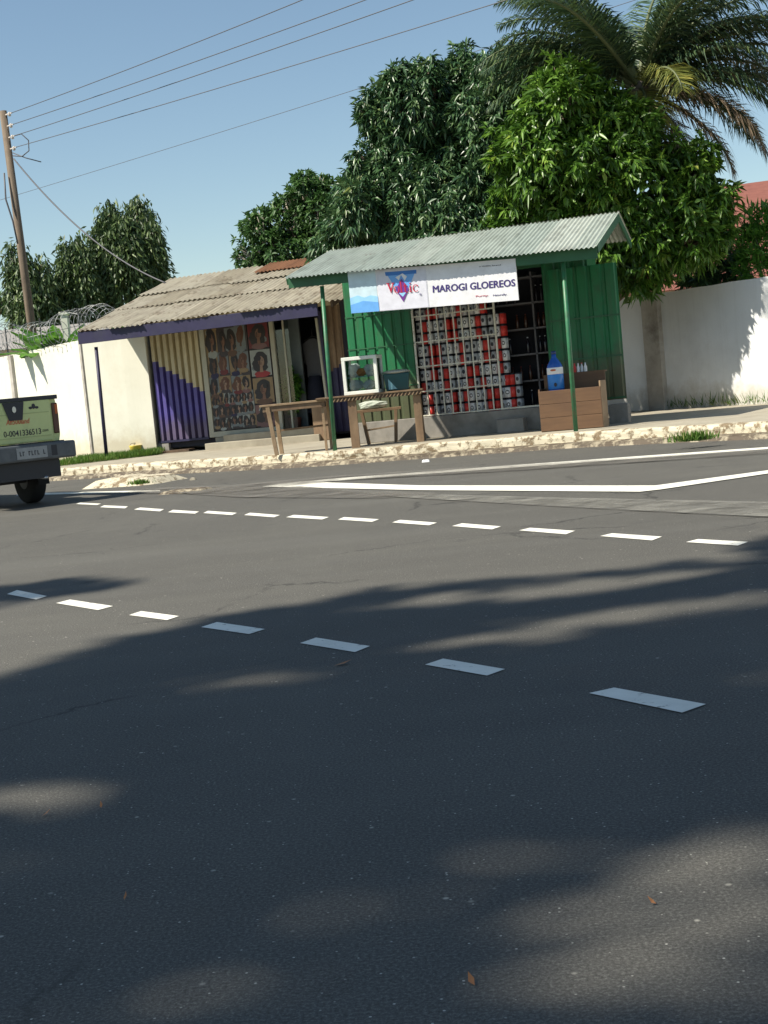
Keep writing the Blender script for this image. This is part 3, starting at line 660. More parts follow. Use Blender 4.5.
tree('shade_tree', (-14.5, .5, 0), caster([(-2.6, 4.2, 8.5, 2.0), (-.8, 5.2, 8.0, 1.7), (.8, 4.2, 8.6, 1.7), (1.2, 7.0, 8.3, 1.3), (2.6, 6.3, 8.0, 1.35), (-3.9, 6.2, 7.6, 1.3), (3.4, 8.4, 7.8, 1.0), (-1.6, 2.4, 8.2, 1.9), (.6, 2.0, 8.4, 1.1), (2.4, 4.6, 8, .8)] + [(G(a, b).x, G(a, b).y, 8, r_) for a, b, r_ in ((250, 650, 1.0), (330, 625, .9), (430, 605, .8), (30, 590, .45), (80, 588, .3))]), M['mango'],
     'broad roadside tree left of the camera whose shade covers the near asphalt', .3, 85, 7, .16, .075, depth=.7, lump=.15, droop=.2, skip=crown_gaps)

# ------------------------------------------------------------------ boundary walls
def wall_run(name, pts, z0, z1, th, mat, label, jag=.0):
    m = MB(); P = smooth(resample(pts, .5), 0)
    a = offset(P, th / 2); b = offset(P, -th / 2); n = len(P); vs = []
    tops = [z1(i / (n - 1)) + random.uniform(-jag, jag) for i in range(n)] if callable(z1) else [z1 + random.uniform(-jag, jag) for _ in range(n)]
    for i in range(n): vs += [(a[i].x, a[i].y, z0), (a[i].x, a[i].y, tops[i]), (b[i].x, b[i].y, tops[i]), (b[i].x, b[i].y, z0)]
    fs = []
    for i in range(n - 1):
        k = i * 4; fs += [(k, k + 4, k + 5, k + 1), (k + 1, k + 5, k + 6, k + 2), (k + 2, k + 6, k + 7, k + 3)]
    fs += [(0, 1, 2, 3), (n * 4 - 4, n * 4 - 1, n * 4 - 2, n * 4 - 3)]
    m.add(vs, fs); o = m.build(name, mat); return tag(o, label, 'wall')
_a, _b, _c = D(88, 400, 33.0), D(150, 400, 32.3), D(0, 400, 37.9)
WL1, WL2 = (_a.x, 33.0), (_b.x, 32.3); WL0 = (_a.x + (_c.x - _a.x) * 2, 33.0 + 4.9 * 2)
WLM = tuple(Vector(WL1).lerp(Vector(WL0), .62))
t = empty('boundary_wall', (-7.05, 32.1, PZ), 0, 'sunlit cream boundary wall behind the pickup and left of the purple kiosk', 'wall')
o = wall_run('wall_panel', [WL0, WL1], 0, 3.0, .16, M['wall_cream'], None, .012); o.parent = t; o.matrix_parent_inverse = Matrix.Translation((7.05, -32.1, -PZ)); del o['category']
o = wall_run('wall_panel', [WL1, WL2, (WL2[0] + .1, 34.0), (-2.5, 36.2)], 0, 3.02, .16, M['wall_cream'], None, .012); o.parent = t; o.matrix_parent_inverse = Matrix.Translation((7.05, -32.1, -PZ)); del o['category']
def pilaster(p, z1, w, d, mat, parent, base, ang, name='pillar'):
    m = MB(); m.box((p[0] - base[0], p[1] - base[1], z1 / 2 - base[2]), (w, d, z1), ang); return m.build(name, mat, parent, .01)
wb = (-7.05, 32.1, PZ)
dl = (Vector(WL0) - Vector(WL1)).normalized(); al = math.atan2(dl.y, dl.x)
pilaster((WL1[0] + .02, WL1[1] - .02), 2.99, .16, .14, M['column_grey'], t, wb, R(30))
c = D(36, 400, 35.0)
for px in (34,):
    # pillar where the line of sight meets the wall
    for s in np.linspace(0, 1, 400):
        q = Vector(WL1).lerp(Vector(WL0), float(s))
        if abs(384 + q.x / q.y * FPX * math.cos(PHI) - (px + 0)) < 1.5: break
    pilaster((q.x - .02, q.y - .08), 2.99, .20, .2, M['column_grey'], t, wb, al)
# right wall, curving round the corner
WR = [(3.2, 33.2), (4.9, 31.0), (6.4, 28.8), (8.6, 25.3), (11.5, 21), (16, 14)]
t = empty('white_wall', (6.4, 28.8, PZ), 0, 'white boundary wall right of the green kiosk with palm shadows on it', 'wall')
T0 = Matrix.Translation((-6.4, -28.8, -PZ))
for seg in ([WR[0], WR[1], (5.55, 30.02)], [(5.55, 30.02), WR[2], WR[3], WR[4], WR[5]]):
    o = wall_run('wall_panel', seg, 0, 2.62, .16, M['wall_white'], None, .008); o.parent = t; o.matrix_parent_inverse = T0; del o['category']
for s_ in np.linspace(0, 1, 600):
    q = Vector(WR[1]).lerp(Vector(WR[2]), float(s_)); g_ = G(659, 408, PZ)
    if q.x / q.y > D(659, 360, 30).x / 30: break
m = MB(); m.box((q.x - .05 - 6.4, q.y - .06 - 28.8, 2.60 / 2 - PZ), (.46, .26, 2.60), math.atan2(-2.2, 1.5)); m.build('pillar', M['column_grey'], t, .012)
# round grey stain on the wall
q = Vector((5.20, 30.45)); dn = Vector((2.2, 1.5)).normalized() * -1
m = MB(); m.v = []
m.ell(0, 0, .27, .38, 0, .004, 20); o = m.build('paint_patch', M['wall_stain'], t); o.location = (4.95 - 6.4, 30.78 - 28.8, 1.62 - PZ); o.rotation_euler = (0, 0, math.atan2(-2.2, 1.5)); o['label'] = 'round grey painted-over patch'
o.location = Vector((5.0 - 6.4, 30.86 - 28.8, 1.62 - PZ)) + Vector((-.825, -.565, 0)) * .082

# razor wire coil on the left wall
m = MB(); Pw = resample([WLM, WL1, (WL1[0] + .6, 35.6)], .05); pts = []
acc = 0
for i, p in enumerate(Pw):
    acc += .05; a = acc / .27 * 2 * math.pi; rr = .36 + .05 * math.sin(acc * 3.1) + random.uniform(-.02, .02)
    tdir = (Pw[min(i + 1, len(Pw) - 1)] - Pw[max(0, i - 1)]).normalized(); nrm = Vector((-tdir.y, tdir.x))
    for sub in range(4):
        aa = a + sub / 4 * (.05 / .27 * 2 * math.pi)
        pts.append(Vector((p.x + nrm.x * math.cos(aa) * rr, p.y + nrm.y * math.cos(aa) * rr, 3.38 + math.sin(aa) * rr + .1 * math.sin(acc * .9))))
wb = Vector((-7.05, 32.1, 3.0)); m.tube([p - wb for p in pts], .0065, 4)
for i in range(0, len(pts), 3): m.box(pts[i] - wb, (.05, .01, .02), random.uniform(0, 3))
t = empty('razor_wire', wb, 0, 'coil of razor wire along the top of the cream wall', 'wire'); m.build('coil', M['razor'], t)
for p in resample([WLM, WL1], 2.2):
    m = MB(); m.beam((p.x - wb.x, p.y - wb.y, 0), (p.x - wb.x, p.y - wb.y, .75), .03, .03); m.build('support', M['dark_metal'], t)
for z_ in (.35, .62):
    m = MB(); m.tube([Vector((WLM[0], WLM[1], 3 + z_)) - wb, Vector((WL1[0], WL1[1], 3 + z_)) - wb, Vector((WL1[0] + .6, 35.6, 3 + z_)) - wb], .008, 4); m.build('strand', M['razor'], t)

# banana-like plants behind the left wall
def blade_plant(base, n, h, label, seed):
    rr = random.Random(seed); t = empty('banana_plant', base, 0, label, 'plant', 'broad-leaved plants behind the cream wall'); m = MB(); rn = []
    for k in range(n):
        a = rr.uniform(0, 6.28); e = R(rr.uniform(55, 85)); L = h * rr.uniform(.7, 1.1); d = Vector((math.cos(a), math.sin(a), 0)); s = Vector((-d.y, d.x, 0)); p = d * .1; pts = []
        for i in range(8):
            pts.append(p.copy()); e -= R(rr.uniform(4, 13)); p = p + (d * math.cos(e) + Vector((0, 0, math.sin(e)))) * L / 7
        for i in range(7):
            w0 = .24 * math.sin(math.pi * min(1, (i + .3) / 7)) ** .7; w1 = .24 * math.sin(math.pi * min(1, (i + 1.3) / 7.4)) ** .7 if i < 6 else .01
            u = Vector((0, 0, .04)); tone = rr.random()
            m.add([pts[i] - s * w0 + u, pts[i], pts[i + 1], pts[i + 1] - s * w1 + u], [(0, 1, 2, 3)]); m.add([pts[i], pts[i] + s * w0 + u, pts[i + 1] + s * w1 + u, pts[i + 1]], [(0, 1, 2, 3)]); rn += [tone, tone]
    m.rnd = rn; m.build('foliage', M['bright_leaf'], t)
for px, zb, n, h, lab in [(12, 1.7, 26, 2.4, 'broad-leaved plant at the left edge over the wall'), (56, 2.2, 26, 2.1, 'broad-leaved plant just right of the power pole'), (74, 2.3, 20, 1.8, 'broad-leaved plant beside the white post under the wire'), (92, 2.3, 20, 1.7, 'broad-leaved plant nearest the purple roof corner')]:
    Zp = 40 if px < 30 else 36.3; c = D(px, 350, Zp); blade_plant((c.x, c.y, zb), n, h, lab, px)
c = D(66, 330, 36.8); m = MB(); m.box((0, 0, 1.85), (.18, .18, 3.7)); m.box((0, 0, 3.74), (.24, .24, .08)); o = m.build('white_post', M['wall_cream'], None, .01); o.location = (c.x, c.y, .2); tag(o, 'white concrete post behind the razor wire', 'post')

# grass strips (uncountable)
def grass(name, pts_fn, n, h, label, w=.012, z=PZ):
    P = np.array([pts_fn() for _ in range(n)]); A = RNG.normal(size=(n, 3)) * .35 + np.array([0, 0, 1]); nn = RNG.normal(size=(n, 3))
    nn[:, 2] *= .2; o = leaves_mesh(name, P, A, nn, h * (.5 + RNG.random(n)), np.full(n, w), M['grass']); o['kind'] = 'stuff'; tag(o, label, 'grass'); return o
def quad_pt(a, b, c, d, z=PZ):
    def f():
        u, v = random.random(), random.random(); p = (Vector(a).lerp(Vector(b), u)).lerp(Vector(d).lerp(Vector(c), u), v); return (p.x, p.y, z)
    return f
grass('grass', quad_pt((-7.15, 29.7), (-4.9, 31.3), (-4.9, 32.3), (-6.9, 32.7)), 9000, .13, 'green grass strip at the foot of the cream wall', .014)
grass('weeds', quad_pt((5.9, 29.3), (8.9, 24.5), (9.1, 24.7), (6.2, 29.1)), 520, .24, 'uneven weeds along the foot of the white wall', .016)
kp = G(694, 441, .1)
grass('kerb_weeds', lambda: (kp.x + random.gauss(0, .13), kp.y + random.gauss(0, .05), .10), 420, .12, 'small green weed tuft growing out of the kerb', .02, .06)
kp2 = G(140, 487, .05)
grass('gutter_weeds', lambda: (kp2.x + random.gauss(0, .08), kp2.y + random.gauss(0, .04), .09), 150, .07, 'tiny weed tuft beside the broken kerb lump', .02, .06)

# ------------------------------------------------------------------ corrugated sheets
def corr(mb, O, U, V, w, l, pitch, amp, rn, tone, nv=5, sag=.0, seg=6, jag=0, box=False):
    O, U, V = Vector(O), Vector(U).normalized(), Vector(V).normalized(); Nn = U.cross(V).normalized()
    nu = int(w / pitch * seg); vs = []
    for j in range(nv + 1):
        for i in range(nu + 1):
            x = w * i / nu; ph = x / pitch * 2 * math.pi
            if box: s = math.sin(ph); hgt = amp * max(-1, min(1, s * 3.2))
            else: hgt = amp * math.sin(ph)
            y = l * j / nv
            if jag and j == 0: y -= random.uniform(0, jag)
            vs.append(O + U * x + V * y + Nn * (hgt - sag * math.sin(math.pi * j / nv)))
    n = nu + 1
    fs = [(j * n + i, j * n + i + 1, (j + 1) * n + i + 1, (j + 1) * n + i) for j in range(nv) for i in range(nu)]
    mb.add(vs, fs, True); rn += [tone] * len(fs)

# ================================================================== PURPLE KIOSK (left)
KA = math.atan2(28.6 - 31, -.8 + 6.8); KO = D(79, 334, 31.0); KLf = Frame(KO.x, 31.0, PZ, KA)
kp_ = empty('purple_kiosk', (KO.x, 31.0, PZ), KA, 'purple and beige sheet-metal salon kiosk with weathered zinc roof', 'kiosk')
W0 = 6.05; YW = 1.7; zf = 2.86; dep = 4.3; zb_ = 4.08
# roof: three courses of sheets
m = MB(); rn = []
sl = math.atan2(zb_ - zf, dep); Vd = Vector((0, math.cos(sl), math.sin(sl))); Ls = dep / math.cos(sl)
course = [(-.06, 1.81, 0), (1.60, 1.45, .03), (2.9, Ls - 2.9, .06)]
for j, (v0, ll, lift) in enumerate(course):
    x = -.02 - j * .02; k = 0
    while x < W0 + .25 - j * .1:
        wd = .80 + random.uniform(-.02, .02)
        dv = random.uniform(-.04, .04) if j else random.uniform(-.05, .03)
        if x + wd > W0 + .25: wd = W0 + .25 - x
        if wd > .12:
            tone = random.random()
            corr(m, Vector((x, 0, zf + .02)) + Vd * (v0 + dv) + Vector((0, 0, lift + random.uniform(0, .02))), (1, 0, random.uniform(-.006, .006)), Vd + Vector((random.uniform(-.01, .01), 0, 0)), wd + .05, ll + .1, .125, .019, rn, tone, 4, random.uniform(-.01, .02), 6, .03)
        x += wd; k += 1
m.rnd = rn; m.build('roof', M['roof_zinc'], kp_)
m = MB(); rn = []
for x, ww in ((2.7, .8), (3.5, .8), (4.3, .85)): corr(m, Vector((x, 0, zf + .02)) + Vd * 3.55 + Vector((0, 0, .12)), (1, 0, 0), Vd, ww, 1.0, .1, .015, rn, random.random(), 3)
m.rnd = rn; m.build('roof_patch', M['roof_rust'], kp_)['label'] = 'rusty orange sheets on the back edge'
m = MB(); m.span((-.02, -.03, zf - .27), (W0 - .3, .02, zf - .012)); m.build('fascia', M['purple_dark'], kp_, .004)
m = MB(); m.beam((.0, .03, zf - .05), (.0, dep - .05, zb_ - .09), .05, .16); m.beam((W0, .03, zf - .05), (W0, dep - .05, zb_ - .09), .05, .14)
for xx in (1.6, 3.2, 4.8): m.beam((xx, .03, zf - .06), (xx, dep - .05, zb_ - .1), .05, .1)
m.build('rafter', M['wood_dark'], kp_)
# post
x, z = KLf.hit(107, 460, .10); x2, z2 = KLf.hit(96, 347, .10)
m = MB(); m.tube([(x, .10, z), (x2, .10, z2)], .04, 8); m.build('post', M['purple_dark'], kp_)
# panel cladding: corners from the picture on the wall plane
def KH(px, py, yl=YW): return KLf.hit(px, py, yl)
pxl = KH(141, 339)[0] + .18; pxr = KH(213, 434)[0] - .10
zbot = (KH(153, 443.7)[1] + KH(213, 434.5)[1]) / 2; ztop = 3.35
npan = 8; pw = (pxr - pxl) / npan
m = MB(); m2 = MB()
zl, zr = KH(143, 362)[1], KH(207, 392)[1]
for k in range(npan):                    # deep-ribbed sheet: each rib with its own height of purple
    x0 = pxl + k * pw; zs = zl + (zr - zl) * (k + .3) / (npan - .4) + random.uniform(-.02, .02)
    for (a, b, mm) in ((zbot, zs, m), (zs, ztop, m2)):
        prof = [(0, .10), (.22, .10), (.30, 0), (.80, 0), (.88, .10), (1, .10)]
        for (u0, d0), (u1, d1) in zip(prof[:-1], prof[1:]):
            mm.add([(x0 + u0 * pw, YW + d0, a), (x0 + u1 * pw, YW + d1, a), (x0 + u1 * pw, YW + d1, b), (x0 + u0 * pw, YW + d0, b)], [(0, 1, 2, 3)])
m.build('painted_panel', M['purple'], kp_)['label'] = 'purple stepped lower part of the ribbed wall'
m2.build('beige_panel', M['beige'], kp_)['label'] = 'beige upper part of the ribbed wall'
m = MB(); m.span((pxl - .0, YW - .02, zbot - .05), (pxr, YW + .06, zbot - .003)); m.build('sill_rail', M['purple_dark'], kp_)
# body: side, back, floor, ceiling dark inside
xr = KH(346, 380)[0]
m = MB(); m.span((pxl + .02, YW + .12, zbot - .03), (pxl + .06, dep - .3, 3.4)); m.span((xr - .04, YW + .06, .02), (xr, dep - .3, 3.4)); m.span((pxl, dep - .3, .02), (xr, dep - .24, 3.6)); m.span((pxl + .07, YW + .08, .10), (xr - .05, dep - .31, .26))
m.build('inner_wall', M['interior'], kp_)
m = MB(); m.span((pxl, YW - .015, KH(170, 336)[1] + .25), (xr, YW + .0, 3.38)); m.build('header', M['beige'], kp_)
# blocks under
for a in (139, 150, 160):
    x, z = KH(a, 446); m = MB(); m.box((x + .1, YW + .1, (zbot - .06) / 2), (.28, .22, zbot - .06)); m.build('support_block', M['grey_concrete'], kp_, .01)
m = MB(); m.box((pxl + .15, YW - .12, .03), (1.5, .28, .05)); m.build('plank', M['wood_dark'], kp_)
# poster window
fx0, fx1 = KH(211, 380)[0], KH(279, 370)[0]; fz0 = KH(220, 431)[1] - .03; fz1 = 2.75
fl, frx = KH(215, 430)[0] + .0, KH(278, 400)[0]
m = MB(); yy = YW - .01
wx0, wx1 = pxr + .03, KH(281, 400)[0]
m.span((wx0, yy - .03, fz0 - .02), (wx0 + .12, yy + .06, 2.8)); m.span((wx1 - .10, yy - .03, fz0 - .02), (wx1, yy + .06, 2.8)); m.span((wx0, yy - .031, fz0 - .10), (wx1, yy + .061, fz0 + .02))
m.build('window_frame', M['white_frame'], kp_, .004)
m = MB(); m.span((wx0 + .12, yy + .05, fz0), (wx1 - .1, yy + .07, 2.8)); m.build('backing_board', M['poster_dark'], kp_)
# posters: hairstyle charts
PR = random.Random(77)
def jag(m, cx, cz, rx, rz, y, amp=.18, n=16, tilt=0):
    pts = []
    for k in range(n):
        a_ = 2 * math.pi * k / n; q = 1 + PR.uniform(-amp, amp); u, v = rx * q * math.cos(a_), rz * q * math.sin(a_)
        pts.append((cx + u * math.cos(tilt) - v * math.sin(tilt), cz + u * math.sin(tilt) + v * math.cos(tilt)))
    m.xz(pts, y, .002)
def portrait(m, cx, cz, w, h, y, bg, skin, hair, top, long=True):
    t = PR.uniform(-.35, .35); big = h > .3
    m.use(M[bg]); m.xz([(cx - w / 2, cz - h / 2), (cx + w / 2, cz - h / 2), (cx + w / 2, cz + h / 2), (cx - w / 2, cz + h / 2)], y, .002)
    if PR.random() < .6: m.use(M[PR.choice(['poster_pale', 'poster_gold', 'poster_grey'])]); jag(m, cx + PR.uniform(-.3, .3) * w, cz + PR.uniform(-.3, .3) * h, w * .22, h * .14, y - .0025, .4, 9)
    m.use(M[hair]); jag(m, cx + w * .02, cz + h * .10, w * .34, h * .36, y - .003, .1, 18, t)
    if long: jag(m, cx - w * .06, cz - h * .10, w * .40, h * .30, y - .0036, .16, 18, t * .5)
    m.use(M[top]); jag(m, cx + w * .02, cz - h * .44, w * .40, h * .13, y - .006, .12, 16)
    m.use(M[skin]); m.xz([(cx - w * .08, cz - h * .36), (cx + w * .10, cz - h * .36), (cx + w * .07, cz - h * .08), (cx - w * .04, cz - h * .08)], y - .009, .002)
    fx, fz = cx + w * .03 + t * .1 * w, cz + h * .05
    jag(m, fx, fz, w * .155, h * .20, y - .012, .05, 16, t)
    m.use(M[hair]); jag(m, fx - w * .10 * (1 if t > 0 else -1), fz + h * .12, w * .11, h * .10, y - .0145, .15, 12, t)
    if big:
        m.use(M['skin_b']); jag(m, fx - w * .09, fz - h * .03, w * .05, h * .13, y - .0142, .1, 12, t)
        m.use(M['ink'])
        for s_ in (-1, 1): m.ell(fx + s_ * w * .06, fz + h * .03, w * .026, h * .010, y - .016, .001, 8); m.ell(fx + s_ * w * .06, fz + h * .06, w * .038, h * .005, y - .016, .001, 8)
        m.use(M['red_dark']); m.ell(fx, fz - h * .10, w * .040, h * .012, y - .016, .001, 8)
        m.use(M['skin_b']); m.ell(fx + w * .01, fz - h * .04, w * .016, h * .014, y - .016, .001, 8)
def poster(name, x0, x1, z0, z1, label, fill):
    t = empty(name, KLf.M @ Vector((x0, YW, z0)), KA, label, 'poster', 'hairstyle posters in the salon window')
    m = MB(); m.use(M['poster_dark']); m.span((0, -.005, 0), (x1 - x0, .03, z1 - z0)); fill(m, x1 - x0, z1 - z0); m.build('print', None, t)
split = wx0 + .12 + (wx1 - .1 - wx0 - .12) * .66
skins = ['skin_a', 'skin_b', 'skin_c', 'skin_a']; hairs = ['hair', 'hair', 'hair_b', 'hair']; bgs = ['poster_dark', 'poster_grey', 'poster_pale', 'poster_pink', 'poster_dark', 'poster_gold', 'poster_grey']; tops = ['poster_dark', 'red_dark', 'poster_pink', 'poster_pale', 'purple_dark', 'poster_grey', 'poster_gold', 'skin_b']
def fill_big(m, w, h):
    rr = random.Random(5); nx = 4; rows = [(h * .86, .27 * h), (h * .63, .22 * h), (h * .44, .18 * h)]
    for cz, ch in rows:
        for i in range(nx): portrait(m, w * (i + .5) / nx + rr.uniform(-.04, .04), cz + rr.uniform(-.05, .05), w / nx * rr.uniform(.95, 1.25), ch * rr.uniform(.85, 1.15), -.006 - .0006 * i, rr.choice(bgs), rr.choice(skins), rr.choice(hairs), rr.choice(tops), rr.random() < .7)
    nx = 7
    for r_ in range(3):
        for i in range(nx): portrait(m, w * (i + .5) / nx, h * (.30 - .115 * r_) + rr.uniform(-.03, .03), w / nx * rr.uniform(.9, 1.5), h * .115 * rr.uniform(.9, 1.15), -.006 - .0006 * (i % 2), rr.choice(['poster_gold', 'poster_pale', 'poster_dark', 'poster_grey']), rr.choice(skins), 'hair', rr.choice(tops), True)
poster('hairstyle_chart', wx0 + .14, split - .02, fz0 + .05, 2.72, 'large poster of many small hairstyle portraits in the salon window', fill_big)
pwd = (wx1 - .14 - split)
pz = [(2.14, 2.72, 'red_dark', 'skin_a', 'poster_pink', 'top portrait poster in red tones, right column of the salon window'), (1.52, 2.12, 'poster_pale', 'skin_c', 'poster_red', 'portrait poster of a long-haired woman in a red top'), (.92, 1.50, 'poster_gold', 'skin_a', 'skin_b', 'portrait poster with dark side-swept hair on a tan ground'), (fz0 + .05, .90, 'poster_pink', 'skin_b', 'poster_pink', 'lowest dull pink portrait poster of the right column')]
for z0, z1, bg, sk, tp_, lab in pz:
    poster('portrait_poster', split, wx1 - .14, z0, z1, lab, lambda m, w, h, bg=bg, sk=sk, tp_=tp_: portrait(m, w / 2, h / 2, w * .96, h * .96, -.006, bg, sk, 'hair', tp_))
# narrow glass panel with a plant behind, then door opening
gx1 = KH(293, 380)[0]
m = MB(); m.span((wx1 + .20, YW, .3), (wx1 + .24, YW + .05, 2.8)); m.build('mullion', M['white_frame'], kp_)
m = MB(); m.span((wx1 + .01, YW + .02, .3), (gx1, YW + .028, 2.8)); m.build('glass_pane', M['glass'], kp_)
m = MB(); m.span((wx1 + .0, YW + .45, .28), (gx1 + .06, YW + .5, 2.8)); m.build('partition', M['poster_grey'], kp_)
pbx = KLf.M @ Vector(((wx1 + gx1) / 2, YW + .26, .28 - 0))
t = shrub('potted_plant', tuple(pbx), [((pbx.x, pbx.y - .02, pbx.z + .95), (.16, .14, .36)), ((pbx.x - .03, pbx.y - .03, pbx.z + .62), (.15, .13, .25))], M['bright_leaf'], 'leafy potted plant behind the narrow glass beside the posters', 260, 6, .12, .045, 5, .008, depth=.5)
m = MB(); m.lathe((0, 0, 0), [(.11, 0), (.15, .24), (.16, .26), (.13, .26)]); m.build('pot', M['terracotta'], t)
# concrete steps under the posters
m = MB(); sx0, sx1 = KH(216, 440)[0], KH(292, 435)[0]
m.span((sx0, YW - .55, -.02), (sx1 + .9, YW + .05, .15)); m.build('step', M['concrete'], kp_, .012)
m = MB(); m.span((sx0 + .35, YW - .30, .14), (sx1 + .9, YW + .05, .30)); m.build('step', M['concrete'], kp_, .012)
m = MB(); m.span((sx0, YW - .02, .0), (wx1 + .1, YW + .04, fz0 - .11)); m.build('plinth', M['concrete'], kp_)
# door opening right side: leaning poles, door panel, right ribbed panel
dx0, dx1 = gx1 + .05, KH(325, 380)[0]
m = MB(); m.span((dx1 - .02, YW - .01, .1), (dx1 + .05, YW + .06, 2.8)); m.build('door_jamb', M['purple_dark'], kp_)
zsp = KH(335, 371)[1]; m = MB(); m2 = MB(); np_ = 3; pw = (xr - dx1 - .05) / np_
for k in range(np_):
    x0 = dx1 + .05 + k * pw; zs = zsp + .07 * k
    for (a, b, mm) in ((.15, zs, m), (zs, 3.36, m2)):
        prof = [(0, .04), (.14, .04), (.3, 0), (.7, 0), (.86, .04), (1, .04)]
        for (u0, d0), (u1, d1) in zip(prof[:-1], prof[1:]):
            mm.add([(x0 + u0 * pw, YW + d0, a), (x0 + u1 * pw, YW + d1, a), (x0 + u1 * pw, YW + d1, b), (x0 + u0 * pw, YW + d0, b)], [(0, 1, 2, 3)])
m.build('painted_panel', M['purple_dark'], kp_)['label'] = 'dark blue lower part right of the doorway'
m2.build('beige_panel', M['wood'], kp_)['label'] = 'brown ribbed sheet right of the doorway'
a = KH(316, 318, YW - .35); b = KH(327, 396, YW - .35)
m = MB(); m.beam((a[0], 0, a[1] - b[1]), (b[0], 0, 0), .05, .05); t = empty('leaning_pole', KLf.M @ Vector((0, YW - .35, b[1])), KA, 'slim grey-purple pole leaning beside the dark doorway', 'pole')
p0 = Vector((b[0] + .02, -.02, -b[1] + .02)); m.v = []; m.f = []; m.m = []; m.sm = []
m.beam((a[0], 0, a[1] - b[1]), p0, .045, .045); m.build('shaft', M['white_frame'], t); t_ = t
# clothes hanging in the doorway
c = KH(313, 352, YW + .7)
t = empty('hanging_garment', KLf.M @ Vector((c[0], YW + .7, c[1] - 1.0)), KA, 'grey blouse and dark skirt hanging in the dim doorway', 'garment')
m = MB(); m.add([(-.05, 0, 1.3), (-.24, 0, 1.2), (-.26, .03, .78), (-.16, -.04, .72), (-.17, -.05, .45), (.17, -.05, .45), (.16, -.04, .85), (.26, 0, 1.0), (.24, 0, 1.2), (.05, 0, 1.3)], [tuple(range(10))]); m.add([(x, y + .08, z) for x, y, z in m.v[:10]], [tuple(range(10))[::-1]]); m.build('blouse', M['dress_grey'], t)
m = MB(); m.lathe((0, 0, -.35), [(.27, 0), (.24, .3), (.20, .6), (.15, .82)], 12); m.build('skirt', M['dress_dark'], t)
m = MB(); m.tube([(-.2, .03, 1.27), (0, .03, 1.36), (.2, .03, 1.27)], .01, 5); m.tube([(0, .03, 1.36), (0, .03, 1.5), (.04, .03, 1.53)], .006, 5); m.build('hanger', M['dark_metal'], t)
# board standing in the doorway
a = KH(312, 408, YW - .5); b = KH(330, 441, YW - .5)
o = MB().box(((a[0] + b[0]) / 2, YW - .45, (a[1] + .02) / 2), (.40, .04, a[1] - .0)).build('plywood_board', M['wood'], None, .004); o.location = KLf.o; o.rotation_euler = (0, 0, KA); tag(o, 'brown plywood board standing behind the left wooden table', 'board')
# slippers, bucket, stick
def slip(px, py, mat, lab, rz):
    p = G(px, py, PZ + .02); m = MB(); m.tube([(-.1, 0, .015), (-.02, .005, .02), (.06, 0, .02), (.11, 0, .015)], [.03, .036, .042, .03], 8)
    t = empty('rubber_slipper', (p.x, p.y, PZ), rz, lab, 'slipper'); o = m.build('sole', M[mat], t); o.scale = (1.2, 1.1, .7)
    m = MB(); m.tube([(-.0, -.04, .03), (.04, 0, .07), (.0, .04, .03)], .01, 5); m.build('strap', M['label_white'], t)
slip(205, 442, 'orange', 'orange rubber slipper on the pavement before the salon step', .3)
slip(218, 439.5, 'red', 'red rubber slipper right of the orange one by the step', -.4)
slip(212, 441, 'teal_pale', 'pale blue slipper between the orange and the red one', .9)
p = G(137, 455.5, PZ); bk = empty('yellow_bucket', (p.x, p.y, PZ), 0, 'yellow plastic bucket on the grass at the corner of the kiosk', 'bucket')
m = MB(); m.lathe((0, 0, 0), [(.12, 0), (.155, .22), (.165, .24), (.15, .24), (.11, .02)]); m.build('pail', M['yellow'], bk)
m = MB(); m.tube([(-.16, 0, .22), (-.1, 0, .29), (.1, 0, .29), (.16, 0, .22)], .006, 5); m.build('handle', M['dark_metal'], bk)
p = G(146, 452, PZ); m = MB(); q = D(151, 422, p.y + .3); m.tube([(0, 0, 0), (q.x - p.x, q.y - p.y, q.z - p.z)], [.014, .011], 6); o = m.build('wooden_stick', M['wood_pale']); o.location = (p.x, p.y, PZ); tag(o, 'thin wooden stick leaning on the cream wall behind the bucket', 'stick')

# ================================================================== GREEN KIOSK (right)
GA = math.atan2(22.4 - 24.3, 3.49 + 1.67); GO = D(289, 283, 24.3); GF = Frame(GO.x, 24.3, PZ, GA)
gk = empty('green_kiosk', (GO.x, 24.3, PZ), GA, 'green corrugated-metal drinks kiosk with pale green roof', 'kiosk')
def GH(px, py, yl): return GF.hit(px, py, yl)
WG = 5.34; RY = 2.03; zl, zr = 3.05, 2.93; rl, rr_ = 3.60, 3.60; YG = 2.2
m = MB(); rn = []
x = 0; n = 0; sw = .62
while x < WG - .01:
    wd = min(sw, WG - x); u = x / WG; um = (x + wd) / WG
    zF0 = zl + (zr - zl) * u; zR0 = rl + (rr_ - rl) * u
    V = Vector((.02, RY, zR0 - zF0)); corr(m, Vector((x, 0, zF0 + .01 + .004 * (n % 2))) - V.normalized() * .20, (wd, 0, (zr - zl) * wd / WG), V, wd + .03, V.length + .20, .076, .013, rn, random.random(), 5, random.uniform(-.008, .012), 6, .008)
    V2 = Vector((.0, 1.1, -.42)); corr(m, (x + .02, RY, zR0 + .02), (wd, 0, 0), V2, wd + .03, V2.length, .076, .013, rn, random.random(), 3)
    x += wd; n += 1
m.rnd = rn; m.build('roof', M['roof_green'], gk)
m = MB()
for xx, s in ((-.03, 0), (WG + .0, 1)):
    zF = zl if s == 0 else zr
    m = MB(); m.beam((xx, .0, zF - .07), (xx + .02, RY, 3.52), .03, .14); m.beam((xx + .02, RY, 3.52), (xx + .02, RY + 1.1, 3.12), .03, .12); m.build('barge_board', M['green_fascia'], gk)
